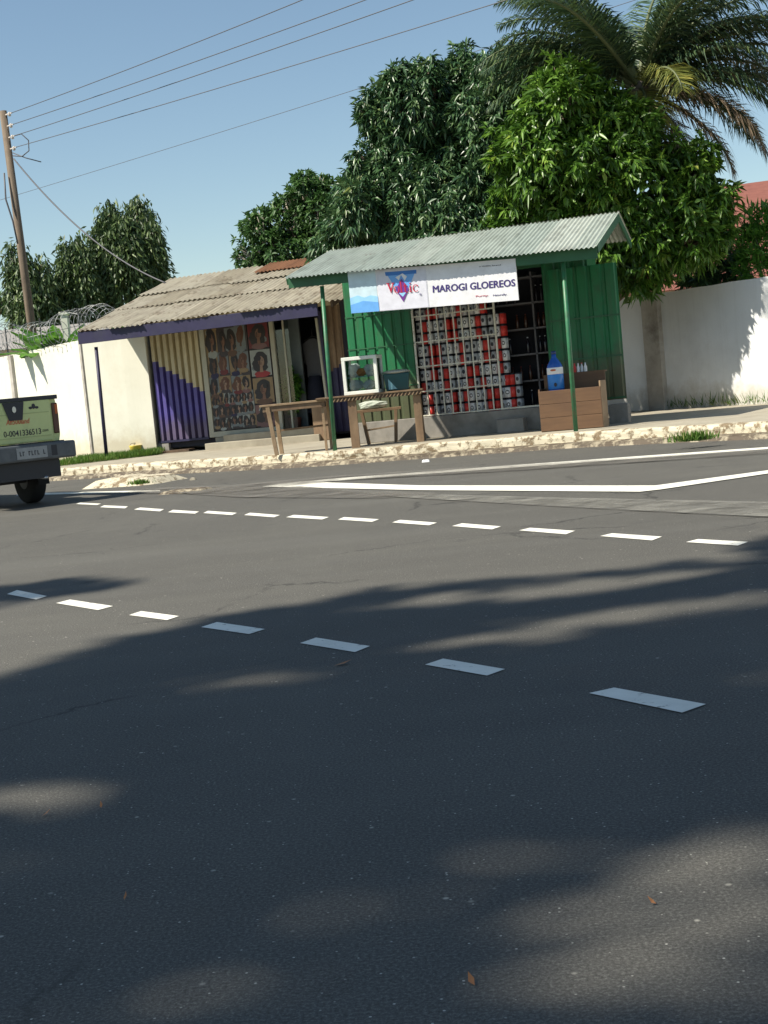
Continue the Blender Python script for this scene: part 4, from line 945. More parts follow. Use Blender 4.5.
m = MB(); m.add([(0, -.03, zl - .20), (WG, -.03, zr - .22), (WG, -.03, zr - .02), (0, -.03, zl - .02), (0, .0, zl - .20), (WG, .0, zr - .22), (WG, .0, zr - .02), (0, .0, zl - .02)], [(0, 1, 2, 3), (7, 6, 5, 4), (0, 4, 5, 1), (3, 2, 6, 7), (0, 3, 7, 4), (1, 5, 6, 2)]); m.build('fascia', M['green_fascia'], gk)
m = MB()
for xx in (.9, 2.0, 3.1, 4.2, 5.2): m.beam((xx, .02, 2.86), (xx + .05, RY, 3.5), .05, .09)
m.build('rafter', M['wood_dark'], gk)
# posts
for pxb, pyb, pxt, pyt, yl in ((335, 449.5, 322.5, 292, .06), (576, 432.5, 563, 262, .10)):
    x, z = GH(pxb, pyb, yl); x2, z2 = GH(pxt, pyt, yl)
    m = MB(); m.tube([(x, yl, 0), (x2, yl, z2 + .1)], .038, 8); m.build('post', M['green_post'], gk)
# walls
xL = GH(346, 330, YG)[0]; xg0 = GH(407, 330, YG)[0] + .12; xg1 = GH(497, 350, YG)[0]; xo1 = GH(547, 340, YG)[0]; xR = GH(592, 340, YG)[0]
zsill = .42; ztp = 3.3
def ribwall(m, x0, x1, z0, z1, y, pitch=.2, d=.025, rows=None):
    nn = max(1, round((x1 - x0) / pitch)); pw = (x1 - x0) / nn
    for k in range(nn):
        a = x0 + k * pw; prof = [(0, d), (.1, d), (.2, 0), (.8, 0), (.9, d), (1, d)]
        for (u0, d0), (u1, d1) in zip(prof[:-1], prof[1:]):
            m.add([(a + u0 * pw, y + d0, z0), (a + u1 * pw, y + d1, z0), (a + u1 * pw, y + d1, z1), (a + u0 * pw, y + d0, z1)], [(0, 1, 2, 3)])
m = MB(); ribwall(m, xL, xg0, .40, ztp, YG, .19); m.build('front_panel', M['green'], gk)
m = MB(); 
for zz in (1.0, 1.75, 2.35): m.span((xL, YG - .012, zz), (xg0, YG - .002, zz + .02))
m.build('batten', M['green_fascia'], gk)
m = MB(); ribwall(m, xo1, xR, .40, ztp, YG, .25); m.build('front_panel', M['green'], gk)
m = MB(); m.span((xL, YG - .06, 0), (xR, YG + .10, .395)); m.build('plinth', M['grey_concrete'], gk, .01)
sx = GH(436, 432, YG - .3)[0]; m = MB(); m.span((GH(497, 425, YG - .3)[0], YG - .33, 0), (GH(524, 425, YG - .3)[0], YG - .062, .24)); m.build('step', M['grey_concrete'], gk, .01)
DB = 3.10
for a_, b_ in ((xL, xL + .04), (xR - .04, xR)): m = MB(); m.span((a_, YG + .1, .0), (b_, DB, 3.12)); m.build('side_wall', M['green'], gk)
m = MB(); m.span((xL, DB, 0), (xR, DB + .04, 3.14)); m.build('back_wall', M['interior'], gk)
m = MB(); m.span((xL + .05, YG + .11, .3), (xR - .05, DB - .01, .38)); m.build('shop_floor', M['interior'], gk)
m = MB(); m.span((xg0, YG, 2.86), (xo1, YG + .04, 3.28)); m.build('lintel', M['green_fascia'], gk)
# shutter door leaf folded against the wall
sh = []
for (px_, py_) in ((546, 277), (617, 266), (625.5, 397), (560, 406)): sh.append(GH(px_, py_, YG - .14))
x0 = sh[0][0]; x1 = (sh[1][0] + sh[2][0]) / 2; z1s = 2.62; z0s = (sh[2][1] + sh[3][1]) / 2
m = MB(); ribwall(m, x0, x1, z0s, z1s + .15, YG - .15, .27, .03)
m.span((x0, YG - .115, z0s), (x1, YG - .10, z1s + .15)); o = m.build('shutter', M['green'], gk)
m = MB()
for zz in (z0s + .02, z0s + .75, z0s + 1.45): m.span((x0, YG - .165, zz), (x1, YG - .152, zz + .03))
m.build('shutter_rail', M['green_fascia'], o)
# grille
def bar(m, p, q, w=.022): m.beam(p, q, w, w)
m = MB(); yb = YG + .02; zg = [.42, .84, 1.28, 1.72, 2.16, 2.55]
zg = [zsill] + [GH(450, y_, yb)[1] for y_ in (389, 364, 339, 313)]
zt = 2.86; nb = 11
for k in range(nb):
    x = xg0 + (xg1 - xg0) * k / (nb - 1)
    if k in (8, 9): bar(m, (x, yb, zsill), (x, yb, zg[3])); bar(m, (x, yb, zg[4]), (x, yb, zt))
    else: bar(m, (x, yb, zsill), (x, yb, zt), .022 if k not in (0, 10) else .034)
for z in zg: bar(m, (xg0, yb - .012, z), (xg1, yb - .012, z))
m.build('grille', M['iron'], gk)
m = MB(); bar(m, (xg1, yb, zsill), (xo1, yb, zsill), .03); m.build('counter_edge', M['iron'], gk)
# shelves in the opening
t = empty('shelf_unit', GF.M @ Vector((xg1 - .3, DB - .50, .38)), GA, 'dark wooden shelf unit inside the green kiosk', 'shelf')
SW = xo1 - xg1 + .9; m = MB(); zsh = [0, .48, .96, 1.42, 1.88, 2.34]
for z in zsh:
    mm = MB(); mm.span((0, 0, z), (SW, .4, z + .03)); mm.build('shelf_board', M['shelf'], t)
for k, x in enumerate((0, SW * .5, SW - .03)):
    mm = MB(); mm.span((x, .0, .03), (x + .03, .4, 2.45)); mm.build('upright', M['shelf'], t)
def bottle(name, mat, cap, h=.28, r=.036):
    t = empty(name, (0, 0, 0)); m = MB(); m.lathe((0, 0, 0), [(r * .9, 0), (r, .02), (r, h * .55), (r * .85, h * .66), (r * .4, h * .82), (r * .38, h * .93)], 10); m.build('glass_body', M[mat], t)
    m = MB(); m.lathe((0, 0, h * .93), [(r * .45, 0), (r * .45, h * .07)], 8); m.build('cap', M[cap], t); return t
ROWN = ['lowest', 'second', 'third', 'fourth', 'top']
protos = [bottle('drink_bottle', 'bottle_dark', 'silver', .30), bottle('drink_bottle', 'bottle_brown', 'red_dark', .26)]
first = [True, True]
for r_ in range(5):
    nbt = 11; kk = 0 if r_ % 2 == 0 else 1
    for i in range(nbt):
        if random.random() < .15: continue
        o = protos[kk] if first[kk] else copy_tree(protos[kk]); first[kk] = False
        xx = .09 + i * (SW - .18) / (nbt - 1)
        if abs(xx - SW * .5) < .06: xx += .07
        o.location = GF.M @ Vector((xg1 - .3 + xx, DB - .50 + .10 + random.uniform(0, .05), .38 + zsh[r_] + .03)); o.rotation_euler = (0, 0, GA)
        tag(o, '%s bottle on the %s shelf inside the green kiosk' % ('dark' if kk == 0 else 'brown', ROWN[r_]), 'bottle', 'bottles on the %s shelf of the kiosk' % ROWN[r_])
# drink packs behind the grille
def drink_pack(name, order):
    t = empty(name, (0, 0, 0)); r = .052; h = .215
    for i in range(3):
        for j in range(2):
            m = MB(); kind = order[i]; cx, cy = (i - 1) * .106, j * .106
            m.use(M[kind]); m.lathe((cx, cy, .008), [(r, 0), (r, h - .034)], 12); m.use(M['ink']); m.lathe((cx, cy, 0), [(r * .8, 0), (r * .97, .008)], 12); m.lathe((cx, cy, h - .026), [(r, 0), (r * .7, .02), (r * .68, .026)], 12)
            if j == 0:
                m.use(M['ink'] if kind != 'red' else M['red_dark']); 
                if kind != 'red': m.ell(cx, h * .48, .028, .040, cy - r - .0015, .003, 10)
                if kind == 'label_white': m.use(M['label_white']); m.ell(cx, h * .48, .016, .022, cy - r - .005, .002, 8)
            m.build('can', None, t)
    return t
orders = [('label_white', 'red', 'silver'), ('silver', 'red', 'label_white'), ('red', 'silver', 'label_white'), ('silver', 'label_white', 'red'), ('label_white', 'silver', 'red')]
pp = [drink_pack('drink_pack', o_) for o_ in orders]; used = [False] * 5
ROWS = ['bottom', 'second', 'third', 'fourth', 'fifth', 'sixth', 'seventh', 'eighth', 'ninth', 'tenth']; COLS = ['first', 'second', 'third', 'fourth', 'fifth']
DESC = ['white, red and silver', 'silver, red and white', 'red, silver and white', 'silver, white and red', 'white, silver and red']
gx = xg0 + .16; pitchx = .345
def put_pack(k, x, y, z, label, group='shrink-wrapped drink packs stacked in the green kiosk'):
    o = pp[k] if not used[k] else copy_tree(pp[k]); used[k] = True
    o.location = GF.M @ Vector((x, y, z)); o.rotation_euler = (0, 0, GA + random.uniform(-.04, .04)); tag(o, label, 'drink pack', group)
ncol = int((xg1 - gx + .05) / pitchx) + 1
for r_ in range(10):
    for c_ in range(ncol):
        if r_ >= 9 and c_ != 1: continue
        if r_ == 8 and c_ >= ncol - 1: continue
        k = (r_ // 2 * 2 + c_ * 3 + (r_ % 5 == 3)) % 5
        put_pack(k, gx + c_ * pitchx, YG + .16 + random.uniform(0, .02), .385 + r_ * .222, '%s cans behind the grille, %s row up, %s stack from left' % (DESC[k], ROWS[r_], COLS[c_]))
xs = GH(512, 380, YG + .16)[0]
for r_ in range(4):
    put_pack(0, xs, YG + .18, .385 + r_ * .222, 'pack of cans in the free stack right of the grille, %s from the counter' % ('lowest', 'second', 'third', 'topmost')[r_]) if r_ < 3 else None
# signboard
SY = -.045
c00 = GH(352, 313.5, SY); c10 = GH(519, 300, SY); c11 = GH(515, 258.5, SY); c01 = GH(347, 272, SY)
sb = empty('signboard', GF.M @ Vector((0, SY, 0)), GA, 'white and blue shop signboard hung under the roof edge of the green kiosk', 'sign')
sb['group'] = 'kiosk signs'; del sb['group']
X0 = (c00[0] + c01[0]) / 2; X1 = (c10[0] + c11[0]) / 2; SWd = X1 - X0
def SP(u, v):                             # u right, v down in board fractions
    zt = c01[1] + (c11[1] - c01[1]) * u; zb = c00[1] + (c10[1] - c00[1]) * u
    return (X0 + SWd * u, zt + (zb - zt) * v)
def plate(m, uv, y=0, t=.003): m.xz([SP(u, v) for u, v in uv][::-1], y, t); return m
m = MB(); m.xz([SP(0, 1), SP(1, 1), SP(1, 0), SP(0, 0)], .03, .03); m.build('board', M['sign_white'], sb)
m = MB(); m.xz([SP(.176, .99), SP(.47, .99), SP(.47, .01), SP(.176, .01)], -.001, .002); m.build('middle_panel', M['sign_mid'], sb)
m = MB(); m.xz([SP(.0, 1), SP(.17, 1), SP(.17, .0), SP(.0, .0)], -.001, .002); m.build('sky_print', M['sign_cloud'], sb)
m = MB(); m.xz([SP(.0, .995), SP(.172, .995), SP(.172, .64), SP(.13, .60), (SP(.09, .64)), SP(.05, .58), SP(0, .63)], -.004, .002); m.build('sea_print', M['sign_sea_pale'], sb)
m = MB(); m.xz([SP(.0, .996), SP(.173, .996), SP(.173, .78), SP(.08, .72), SP(0, .80)], -.007, .002); m.build('wave_print', M['sign_sea'], sb)
m = MB(); m.xz([SP(.472, 1), SP(.475, 1), SP(.475, 0), SP(.472, 0)], -.003, .002); m.build('seam', M['sign_mid'], sb)
# emblem: down-pointing blue triangle, purple diamond, red wordmark
m = MB(); m.xz([SP(.325, .80), SP(.415, .10), SP(.235, .10)], -.004, .002); m.build('triangle', M['sign_sea'], sb)
m = MB(); m.xz([SP(.230, .08), SP(.232, .17), SP(.418, .17), SP(.420, .08)], -.0065, .002); m.build('triangle_band', M['sign_deep'], sb)
m = MB(); m.xz([SP(.29, .22), SP(.31, .30), SP(.325, .17), SP(.345, .32), SP(.36, .22), SP(.335, .14)][::-1], -.0095, .002); m.build('splash', M['sign_white'], sb)
m = MB(); m.xz([SP(.325, .82), SP(.365, .52), SP(.325, .26), SP(.285, .52)], -.010, .002); m.build('diamond', M['logo_purple'], sb)
m = MB(); m.xz([SP(.325, .70), SP(.347, .60), SP(.303, .60)], -.0125, .002); m.build('diamond_chevron', M['sign_sea_pale'], sb)
def word():                               # serif red wordmark built stroke by stroke
    m = MB(); y = -.014; s = SWd
    def st(pts): m.xz([SP(u, v) for u, v in pts], y, .003)
    def rect(u0, v0, u1, v1): st([(u0, v1), (u1, v1), (u1, v0), (u0, v0)])
    b = .60
    st([(.238, .36), (.247, .36), (.258, .54), (.256, b)]); st([(.256, b), (.253, .52), (.270, .36), (.275, .36)][::-1]); rect(.233, .345, .252, .365); rect(.264, .345, .280, .365)
    def ring(cu, cv, ru, rv, a0, a1, th):
        n = 16
        for k in range(n):
            t0, t1 = R(a0 + (a1 - a0) * k / n), R(a0 + (a1 - a0) * (k + 1) / n)
            st([(cu + ru * math.cos(t0), cv - rv * math.sin(t0)), (cu + (ru - th) * math.cos(t0), cv - (rv - th * 2.2) * math.sin(t0)), (cu + (ru - th) * math.cos(t1), cv - (rv - th * 2.2) * math.sin(t1)), (cu + ru * math.cos(t1), cv - rv * math.sin(t1))][::-1])
    ring(.292, .515, .0165, .088, 0, 360, .006)
    rect(.3155, .33, .3225, b); rect(.311, b - .02, .327, b); rect(.3125, .33, .3160, .35)
    rect(.340, .38, .347, b - .02); rect(.333, .43, .356, .45); ring(.350, .57, .010, .035, 180, 330, .005)
    rect(.371, .44, .378, b); rect(.367, b - .02, .382, b); m.ell(*SP(.3745, .39), s * .0045, s * .0045, y, .003, 10)
    ring(.407, .515, .0185, .088, 45, 315, .006); m.ell(*SP(.419, .465), s * .004, s * .004, y, .003, 8)
    return m
word().build('wordmark', M['logo_red'], sb)
x, z = SP(.425, .70); text('small_mark', '®', M['navy'], sb, .035, .035, x, -.012, z)
def sign_text(name, body, mat, u0, u1, vb, h, bold=0):
    xa, za = SP(u0, vb); xb, zb = SP(u1, vb); o = text(name, body, mat, sb, (xb - xa), h, 0, -.003, 0, bold)
    o.location = (xa, 0, za); o.rotation_euler = (0, -math.atan2(zb - za, xb - xa), 0); return o
sign_text('shop_name_lettering', 'MAROGI GLOEREOS', M['navy'], .505, .985, .66, .112)
o = sign_text('shop_name_lettering', 'MAROGI GLOEREOS', M['navy'], .508, .988, .655, .112); o.location.y = -.0008
sign_text('tagline', 'Purity.', M['logo_red'], .755, .83, .86, .035)
sign_text('tagline', 'Naturally.', M['navy'], .855, .935, .87, .035)
sign_text('small_print', 'a Voltic brand', M['ink'], .79, .915, .14, .022)

# ------------------------------------------------------------------ furniture on the pavement
TF = Frame(-2.0, 24.65, PZ, R(-3))
def wbox(t, name, a, b, mat='wood', bev=.004):
    m = MB(); m.span(a, b); return m.build(name, M[mat], t, bev)
# left table
t = empty('wooden_table', (TF.o.x, TF.o.y, PZ), R(-2), 'pale-topped wooden table standing left, before the salon doorway', 'table')
L1 = 1.18; hT = .90
wbox(t, 'tabletop', (0, -.02, hT - .035), (L1, .62, hT), 'wood_pale'); wbox(t, 'apron', (.05, .0, hT - .13), (L1 - .03, .03, hT - .037), 'wood')
for x, y, dx in ((.14, .02, .08), (.22, .52, .04), (1.10, .06, 0), (1.155, .54, 0)):
    wl = .07 if x < 1 else .045; m = MB(); m.beam((x + dx, y, 0), (x, y, hT - .037), wl, wl); m.build('leg', M['wood_pale'], t, .004)
m = MB(); m.beam((.24, .50, .42), (1.14, .52, .44), .02, .035); m.build('brace', M['wood'], t)
# right table
x, z = TF.hit(316, 400, 0)
t = empty('wooden_table', TF.M @ Vector((x, 0, 0)), R(-3), 'dark-topped wooden table carrying the white display case', 'table')
x2 = TF.hit(423, 392, 0)[0] - x; hT = .93
wbox(t, 'tabletop', (0, -.05, hT - .03), (x2, .75, hT), 'wood')
m = MB(); m.span((.28, -.03, hT - .10), (x2 - .02, .0, hT - .032)); m.build('apron', M['wood_dark'], t)
m = MB()
for k in range(24):
    xx = .30 + k * (x2 - .36) / 23; m.beam((xx, -.035, hT - .095), (xx + .04, -.035, hT - .04), .01, .016)
m.build('apron_slats', M['wood_pale'], t)
for xx, yy, ww in ((.62, .0, .15), (x2 - .12, .02, .13), (.55, .68, .09), (x2 - .1, .68, .09)):
    m = MB(); m.beam((xx + .02, yy, 0), (xx, yy, hT - .033), ww, .07) if ww < .1 else m.span((xx - ww / 2, yy, 0), (xx + ww / 2, yy + .07, hT - .105 if yy > .01 else hT - .033)); m.build('leg', M['wood'], t, .004)
TB = TF.o + Vector((0, 0, 0)); topz = PZ + hT
# display case
a = TF.hit(342.5, 393, .12); b = TF.hit(379, 390, .12); wC = b[0] - a[0] - .01; hC = .66; dC = .42
t = empty('display_case', TF.M @ Vector((a[0] + .03, .12, hT)), R(-15), 'white-framed glass snack case on the dark-topped table', 'display case')
f = .06; m = MB()
for xx in (0, wC - f):
    for yy in (0, dC - f): m.span((xx, yy, f), (xx + f, yy + f, hC - f))
for z_ in (0, hC - f): m.span((-.002, -.002, z_), (wC + .002, f + .002, z_ + f)); m.span((-.002, dC - f - .002, z_), (wC + .002, dC + .002, z_ + f)); m.span((0, f + .002, z_ + .001), (f, dC - f - .002, z_ + f - .001)); m.span((wC - f, f + .002, z_ + .001), (wC, dC - f - .002, z_ + f - .001))
m.build('frame', M['case_white'], t, .006)
m = MB(); m.span((f, f * .5, .05), (wC - f, f * .5 + .004, hC - f)); m.span((f * .5, f, .05), (f * .5 + .004, dC - f, hC - f)); m.span((wC - f * .5, f, .05), (wC - f * .5 + .004, dC - f, hC - f)); m.build('glass_pane', M['glass'], t)
m = MB(); m.span((f * .6, f, hC * .45), (wC - f * .6, dC - f * .5, hC * .45 + .012)); m.build('inner_shelf', M['teal_pale'], t)
m = MB(); m.span((.012, f + .002, hC + .002), (wC - .012, dC - .012, hC + .008)); m.build('top_panel', M['glass'], t)
def lump(name, c, r, mat, label, seed):
    rr = random.Random(seed); m = MB(); n = 12; vs = [(0, 0, -r[2])]
    for j in range(1, 6):
        for i in range(n):
            th = math.pi * j / 6; a_ = 2 * math.pi * i / n; k = 1 + rr.uniform(-.16, .16)
            vs.append((r[0] * k * math.sin(th) * math.cos(a_), r[1] * k * math.sin(th) * math.sin(a_), -r[2] * k * math.cos(th)))
    vs.append((0, 0, r[2])); fs = [(0, 1 + (i + 1) % n, 1 + i) for i in range(n)]
    for j in range(4): fs += [(1 + j * n + i, 1 + j * n + (i + 1) % n, 1 + (j + 1) * n + (i + 1) % n, 1 + (j + 1) * n + i) for i in range(n)]
    fs += [(len(vs) - 1, 1 + 4 * n + i, 1 + 4 * n + (i + 1) % n) for i in range(n)]
    m.add(vs, fs, False); o = m.build(name, mat); o.location = c; return o
MC = Matrix.Translation(TF.M @ Vector((a[0] + .03, .12, hT))) @ Matrix.Rotation(R(-15), 4, 'Z')
for nm, c, r, mt, lb, sd_ in [('snack_bag', (.18, .16, hC * .45 + .13), (.115, .09, .12), 'plastic', 'white snack bag on the upper level of the display case, at the left', 1), ('snack_bag', (wC - .18, .16, hC * .45 + .11), (.11, .08, .10), 'plastic', 'crumpled clear bag at the right of the upper level in the case', 2),
                               ('fried_snack', (.32, .13, hC * .45 + .085), (.10, .06, .07), 'snack', 'orange-brown fried snack in the middle of the display case', 3), ('snack_bag', (.19, .15, .16), (.12, .09, .10), 'plastic', 'white bag at the lower left inside the display case', 4),
                               ('snack_bag', (wC - .2, .15, .15), (.12, .09, .09), 'plastic', 'white bag at the lower right inside the display case', 5)]:
    o = lump(nm, MC @ Vector(c), r, M[mt], lb, sd_); tag(o, lb, 'snack')
# basin with lid
a = TF.hit(398, 391, .30); t = empty('cooler_box', TF.M @ Vector((a[0], .30, hT)), R(-3), 'dark teal tub with a flat grey lid beside the display case', 'tub')
m = MB(); m.add([(s * w_, d_, z_) for z_, w_, d0 in ((0, .19, .17), (.30, .23, .21)) for s, d_ in ((-1, -d0), (1, -d0), (1, d0), (-1, d0))], [(0, 1, 2, 3), (0, 4, 5, 1), (1, 5, 6, 2), (2, 6, 7, 3), (3, 7, 4, 0), (4, 7, 6, 5)]); m.build('tub', M['teal'], t, .015)
m = MB(); m.lathe((0, 0, .302), [(.20, 0), (.25, .015), (.255, .035), (.17, .06), (.05, .07)], 20); m.build('lid', M['lid'], t)
m = MB(); m.xz([(-.15, .03), (.0, .03), (-.15, .22)], -.208, .004); m.build('triangle_print', M['teal_pale'], t)
# stool with cloth
a = TF.hit(355, 413, 1.0); b = TF.hit(400, 409, 1.0); wS = b[0] - a[0]; hS = a[1] + .04
t = empty('wooden_stool', TF.M @ Vector((a[0] + .02, .95, 0)), R(-3), 'low wooden bench under the dark-topped table', 'bench')
wbox(t, 'seat', (0, 0, hS - .05), (wS, .28, hS), 'wood')
for xx, dx in ((.10, .08), (wS - .1, -.05)):
    for yy in (.02, .22): m = MB(); m.beam((xx + dx, yy, 0), (xx, yy, hS - .05), .055, .045); m.build('leg', M['wood'], t)
m = MB(); m.beam((.14, .04, .26), (wS - .13, .04, .30), .02, .03); m.build('stretcher', M['wood_pale'], t)
o = lump('cloth_bundle', TF.M @ Vector((a[0] + .34, 1.07, hS + .07)), (.27, .12, .085), M['cloth'], None, 9); tag(o, 'green and white striped cloth bundle lying on the low bench', 'cloth')
# wooden crate cabinet with blue jug
yc = .75
a0 = GH(541, 427, yc); a1 = GH(603, 421, yc); wB = a1[0] - a0[0]
t = empty('wooden_crate', GF.M @ Vector((a0[0], yc, 0)), GA, 'brown plank box in front of the green shutter', 'crate')
hB = .68; dB = .5; g_ = .006
for k in range(3):
    m = MB(); m.span((0, 0, .01 + k * hB / 3), (wB, .025, .01 + (k + 1) * hB / 3 - g_)); m.build('plank', M['crate'], t, .003)
wbox(t, 'side_board', (-.002, .027, 0), (.024, dB, hB + .04), 'crate'); wbox(t, 'side_board', (wB - .024, .027, 0), (wB + .002, dB, hB + .10), 'wood_pale')
wbox(t, 'back_board', (0, dB + .002, 0), (wB, dB + .027, hB + .27), 'crate'); wbox(t, 'lid_board', (.03, .03, hB - .06), (wB - .03, dB, hB - .035), 'crate')
wbox(t, 'ledge', (-.01, dB + .03, hB + .24), (wB + .01, dB + .16, hB + .265), 'crate')
a = GH(556, 386, yc + .22)[0]
t = empty('water_jug', GF.M @ Vector((a, yc + .24, hB - .033)), GA, 'big blue water bottle standing in the plank box', 'bottle')
m = MB(); m.lathe((0, 0, 0), [(.12, 0), (.135, .02), (.135, .14), (.128, .16), (.135, .18), (.135, .42), (.12, .47), (.06, .56), (.04, .59), (.04, .64)], 20); m.build('jug_body', M['water_blue'], t)
m = MB(); m.lathe((0, 0, .64), [(.045, 0), (.045, .05), (.03, .055)], 12); m.build('cap', M['water_cap'], t)
m = MB(); m.use(M['label_blue']); m.lathe((0, 0, .06), [(.1365, 0), (.1375, .002), (.1375, .24), (.1365, .242)], 20); m.use(M['label_white']); m.lathe((0, 0, .305), [(.1365, 0), (.1378, .002), (.1378, .11), (.1365, .112)], 20); m.use(M['orange']); m.ell(0, .375, .05, .018, -.1365, .004, 12); m.use(M['ink'])
m.ell(.02, .13, .025, .035, -.136, .004, 10); m.build('label', None, t)
x0 = GH(570, 369, yc + dB + .09)[0]
for k in range(5):
    o = empty('small_bottle', GF.M @ Vector((x0 + .02 + k * .062, yc + dB + .09, hB + .267)), GA, None, None)
    m = MB(); m.lathe((0, 0, 0), [(.025, 0), (.027, .01), (.027, .09), (.012, .12), (.012, .14)], 10); m.build('bottle_body', M[['label_white', 'red', 'label_white', 'silver', 'label_white'][k]], o); m = MB(); m.lathe((0, 0, .14), [(.014, 0), (.014, .015)], 8); m.build('cap', M['red'] if k % 2 else M['silver'], o)
    tag(o, ['small white bottle at the left end of the box ledge', 'small red bottle, second on the box ledge', 'small white bottle in the middle of the box ledge', 'small silver bottle, fourth on the box ledge', 'small white bottle at the right end of the box ledge'][k], 'bottle', 'small bottles on the plank box ledge')
a = GH(620, 405, YG - .05); m = MB(); m.box((0, 0, .16), (.34, .3, .34)); o = m.build('concrete_block', M['grey_concrete'], None, .015); o.location = GF.M @ Vector((a[0] - .02, YG + .0, 0)); o.rotation_euler = (0, 0, GA); tag(o, 'rough concrete block under the right end of the green shutter', 'block')

# ------------------------------------------------------------------ power pole, wires
pc = D(15, 240, 38); PX, PY = -10.15, 38.3
ptop = D(3, 111, 38.3); pbot = D(35, 352, 38.3)
k = (0 - pbot.z) / (ptop.z - pbot.z); foot = pbot.lerp(ptop, k); foot.z = 0
t = empty('power_pole', foot, 0, 'wooden power pole rising behind the cream wall at the left edge', 'power pole')
m = MB(); m.tube([Vector((0, 0, -.3)), (ptop - foot) * .5, ptop - foot], [.14, .11, .095], 12); m.build('shaft', M['pole'], t)
hgt = [9.7, 9.4, 9.1, 8.75]; hgt = [D(3, 111, 38.3).z - .12 - .30 * k_ for k_ in range(4)]
pole_at = lambda z: foot.lerp(ptop, z / ptop.z)
for z in hgt:
    q = pole_at(z) - foot; m = MB(); m.beam(q, q + Vector((.28, -.24, 0)), .03, .03); m.lathe(q + Vector((.2, -.17, -.02)), [(.02, -.05), (.045, -.03), (.03, 0), (.045, .03), (.02, .06)], 10); m.build('insulator', M['porcelain'], t)
m = MB(); m.tube([pole_at(7.9) - foot + Vector((-.16, -.12, 0)), pole_at(7.2) - foot + Vector((-.2, -.16, 0)), pole_at(6.6) - foot + Vector((-.08, -.2, 0)), pole_at(6.0) - foot + Vector((-.03, -.2, 0))], .025, 6); m.build('down_cable', M['wire'], t)
m = MB(); q = pole_at(hgt[2]) - foot; m.tube([q + Vector((.15, -.15, 0)), q + Vector((.45, -.2, .04)), q + Vector((.62, -.2, -.15)), q + Vector((.6, -.2, -.42)), q + Vector((.4, -.2, -.55)), q + Vector((.15, -.15, -.5))], .015, 6); m.tube([q + Vector((.15, -.15, -.42)), q + Vector((.5, -.2, -.6)), q + Vector((.9, -.25, -.75))], .014, 6); m.build('loose_cable', M['wire'], t)
# second pole out of frame at the right carries the wires on
f2 = Vector((13.0, 17.0, 0)); t2 = copy_tree(t); t2.location = f2; tag(t2, 'wooden power pole beyond the right edge that takes up the wires', 'power pole')
def wire(a, b, sag, r, label, name='power_line', group='overhead power lines'):
    a, b = Vector(a), Vector(b); pts = []
    for i in range(41):
        s = i / 40; p = a.lerp(b, s); p.z -= 4 * sag * s * (1 - s); pts.append(p - a)
    m = MB(); m.tube(pts, r, 5); o = m.build(name, M['wire']); o.location = a; tag(o, label, 'wire', group)
LB = ['topmost of the four power lines leaving the pole', 'second power line from the top at the pole', 'third power line from the top at the pole', 'lowest of the four power lines leaving the pole']
for k_, (z, ex) in enumerate(zip(hgt, (D(275, 0, 29.0), D(335, 0, 28.6), D(381, 0, 28.2), D(470, 0, 27.6)))):
    s_ = pole_at(z) + Vector((.28, -.24, 0)); e_ = s_ + (ex - s_) * 2.6
    wire(s_, e_, .22, .010, LB[k_])
a_ = D(60, 180, 50); b_ = D(480, 45, 36); wire(a_ + (a_ - b_) * .35, b_ + (b_ - a_) * 1.0, .12, .008, 'faint thin wire crossing the sky below the other lines')
wire(pole_at(hgt[3] - .28) + Vector((.15, -.15, 0)), D(166, 283, 34.6), .45, .02, 'black service cable sloping down to the zinc roof', 'service_cable', None)

# ------------------------------------------------------------------ far buildings
def house(name, c, rz, w, d, hw, hr, mat_roof, label, over=.5, hip=True):
    t = empty(name, c, rz, label, 'house'); m = MB(); m.span((-w / 2, -d / 2, 0), (w / 2, d / 2, hw)); m.build('wall', M['house_wall'], t)
    W_, D_ = w / 2 + over, d / 2 + over; e = min(W_, D_); m = MB()
    m.add([(-W_, -D_, hw), (W_, -D_, hw), (W_, D_, hw), (-W_, D_, hw), (-W_ + e * (1 if hip else 0), 0, hw + hr), (W_ - e * (1 if hip else 0), 0, hw + hr)], [(0, 1, 5, 4), (1, 2, 5), (2, 3, 4, 5), (3, 0, 4), (0, 3, 2, 1)]); m.build('roof', M[mat_roof], t)
    for k_ in (-.3, 0, .3):
        m = MB(); m.span((w * k_ - .6, -d / 2 - .03, 1.0), (w * k_ + .6, -d / 2 + .02, 2.2)); m.build('window', M['interior'], t)
        mm = MB(); mm.span((w * k_ - .02, -d / 2 - .05, 1.0), (w * k_ + .02, -d / 2 - .03, 2.2)); mm.build('window_bar', M['white_frame'], t)
c = D(770, 215, 44); house('red_roof_house', (c.x + 1.6, 46, -.25), R(-20), 14, 8, 3.6, 3.4, 'terracotta', 'house with a terracotta hip roof behind the palm at the right', .7)
c = D(35, 330, 56); house('grey_roof_building', (c.x - 1.5, 56, 0), R(8), 10, 6, 4.0, .95, 'grey_roof', 'low building with a dull grey roof behind the power pole', .5, False)

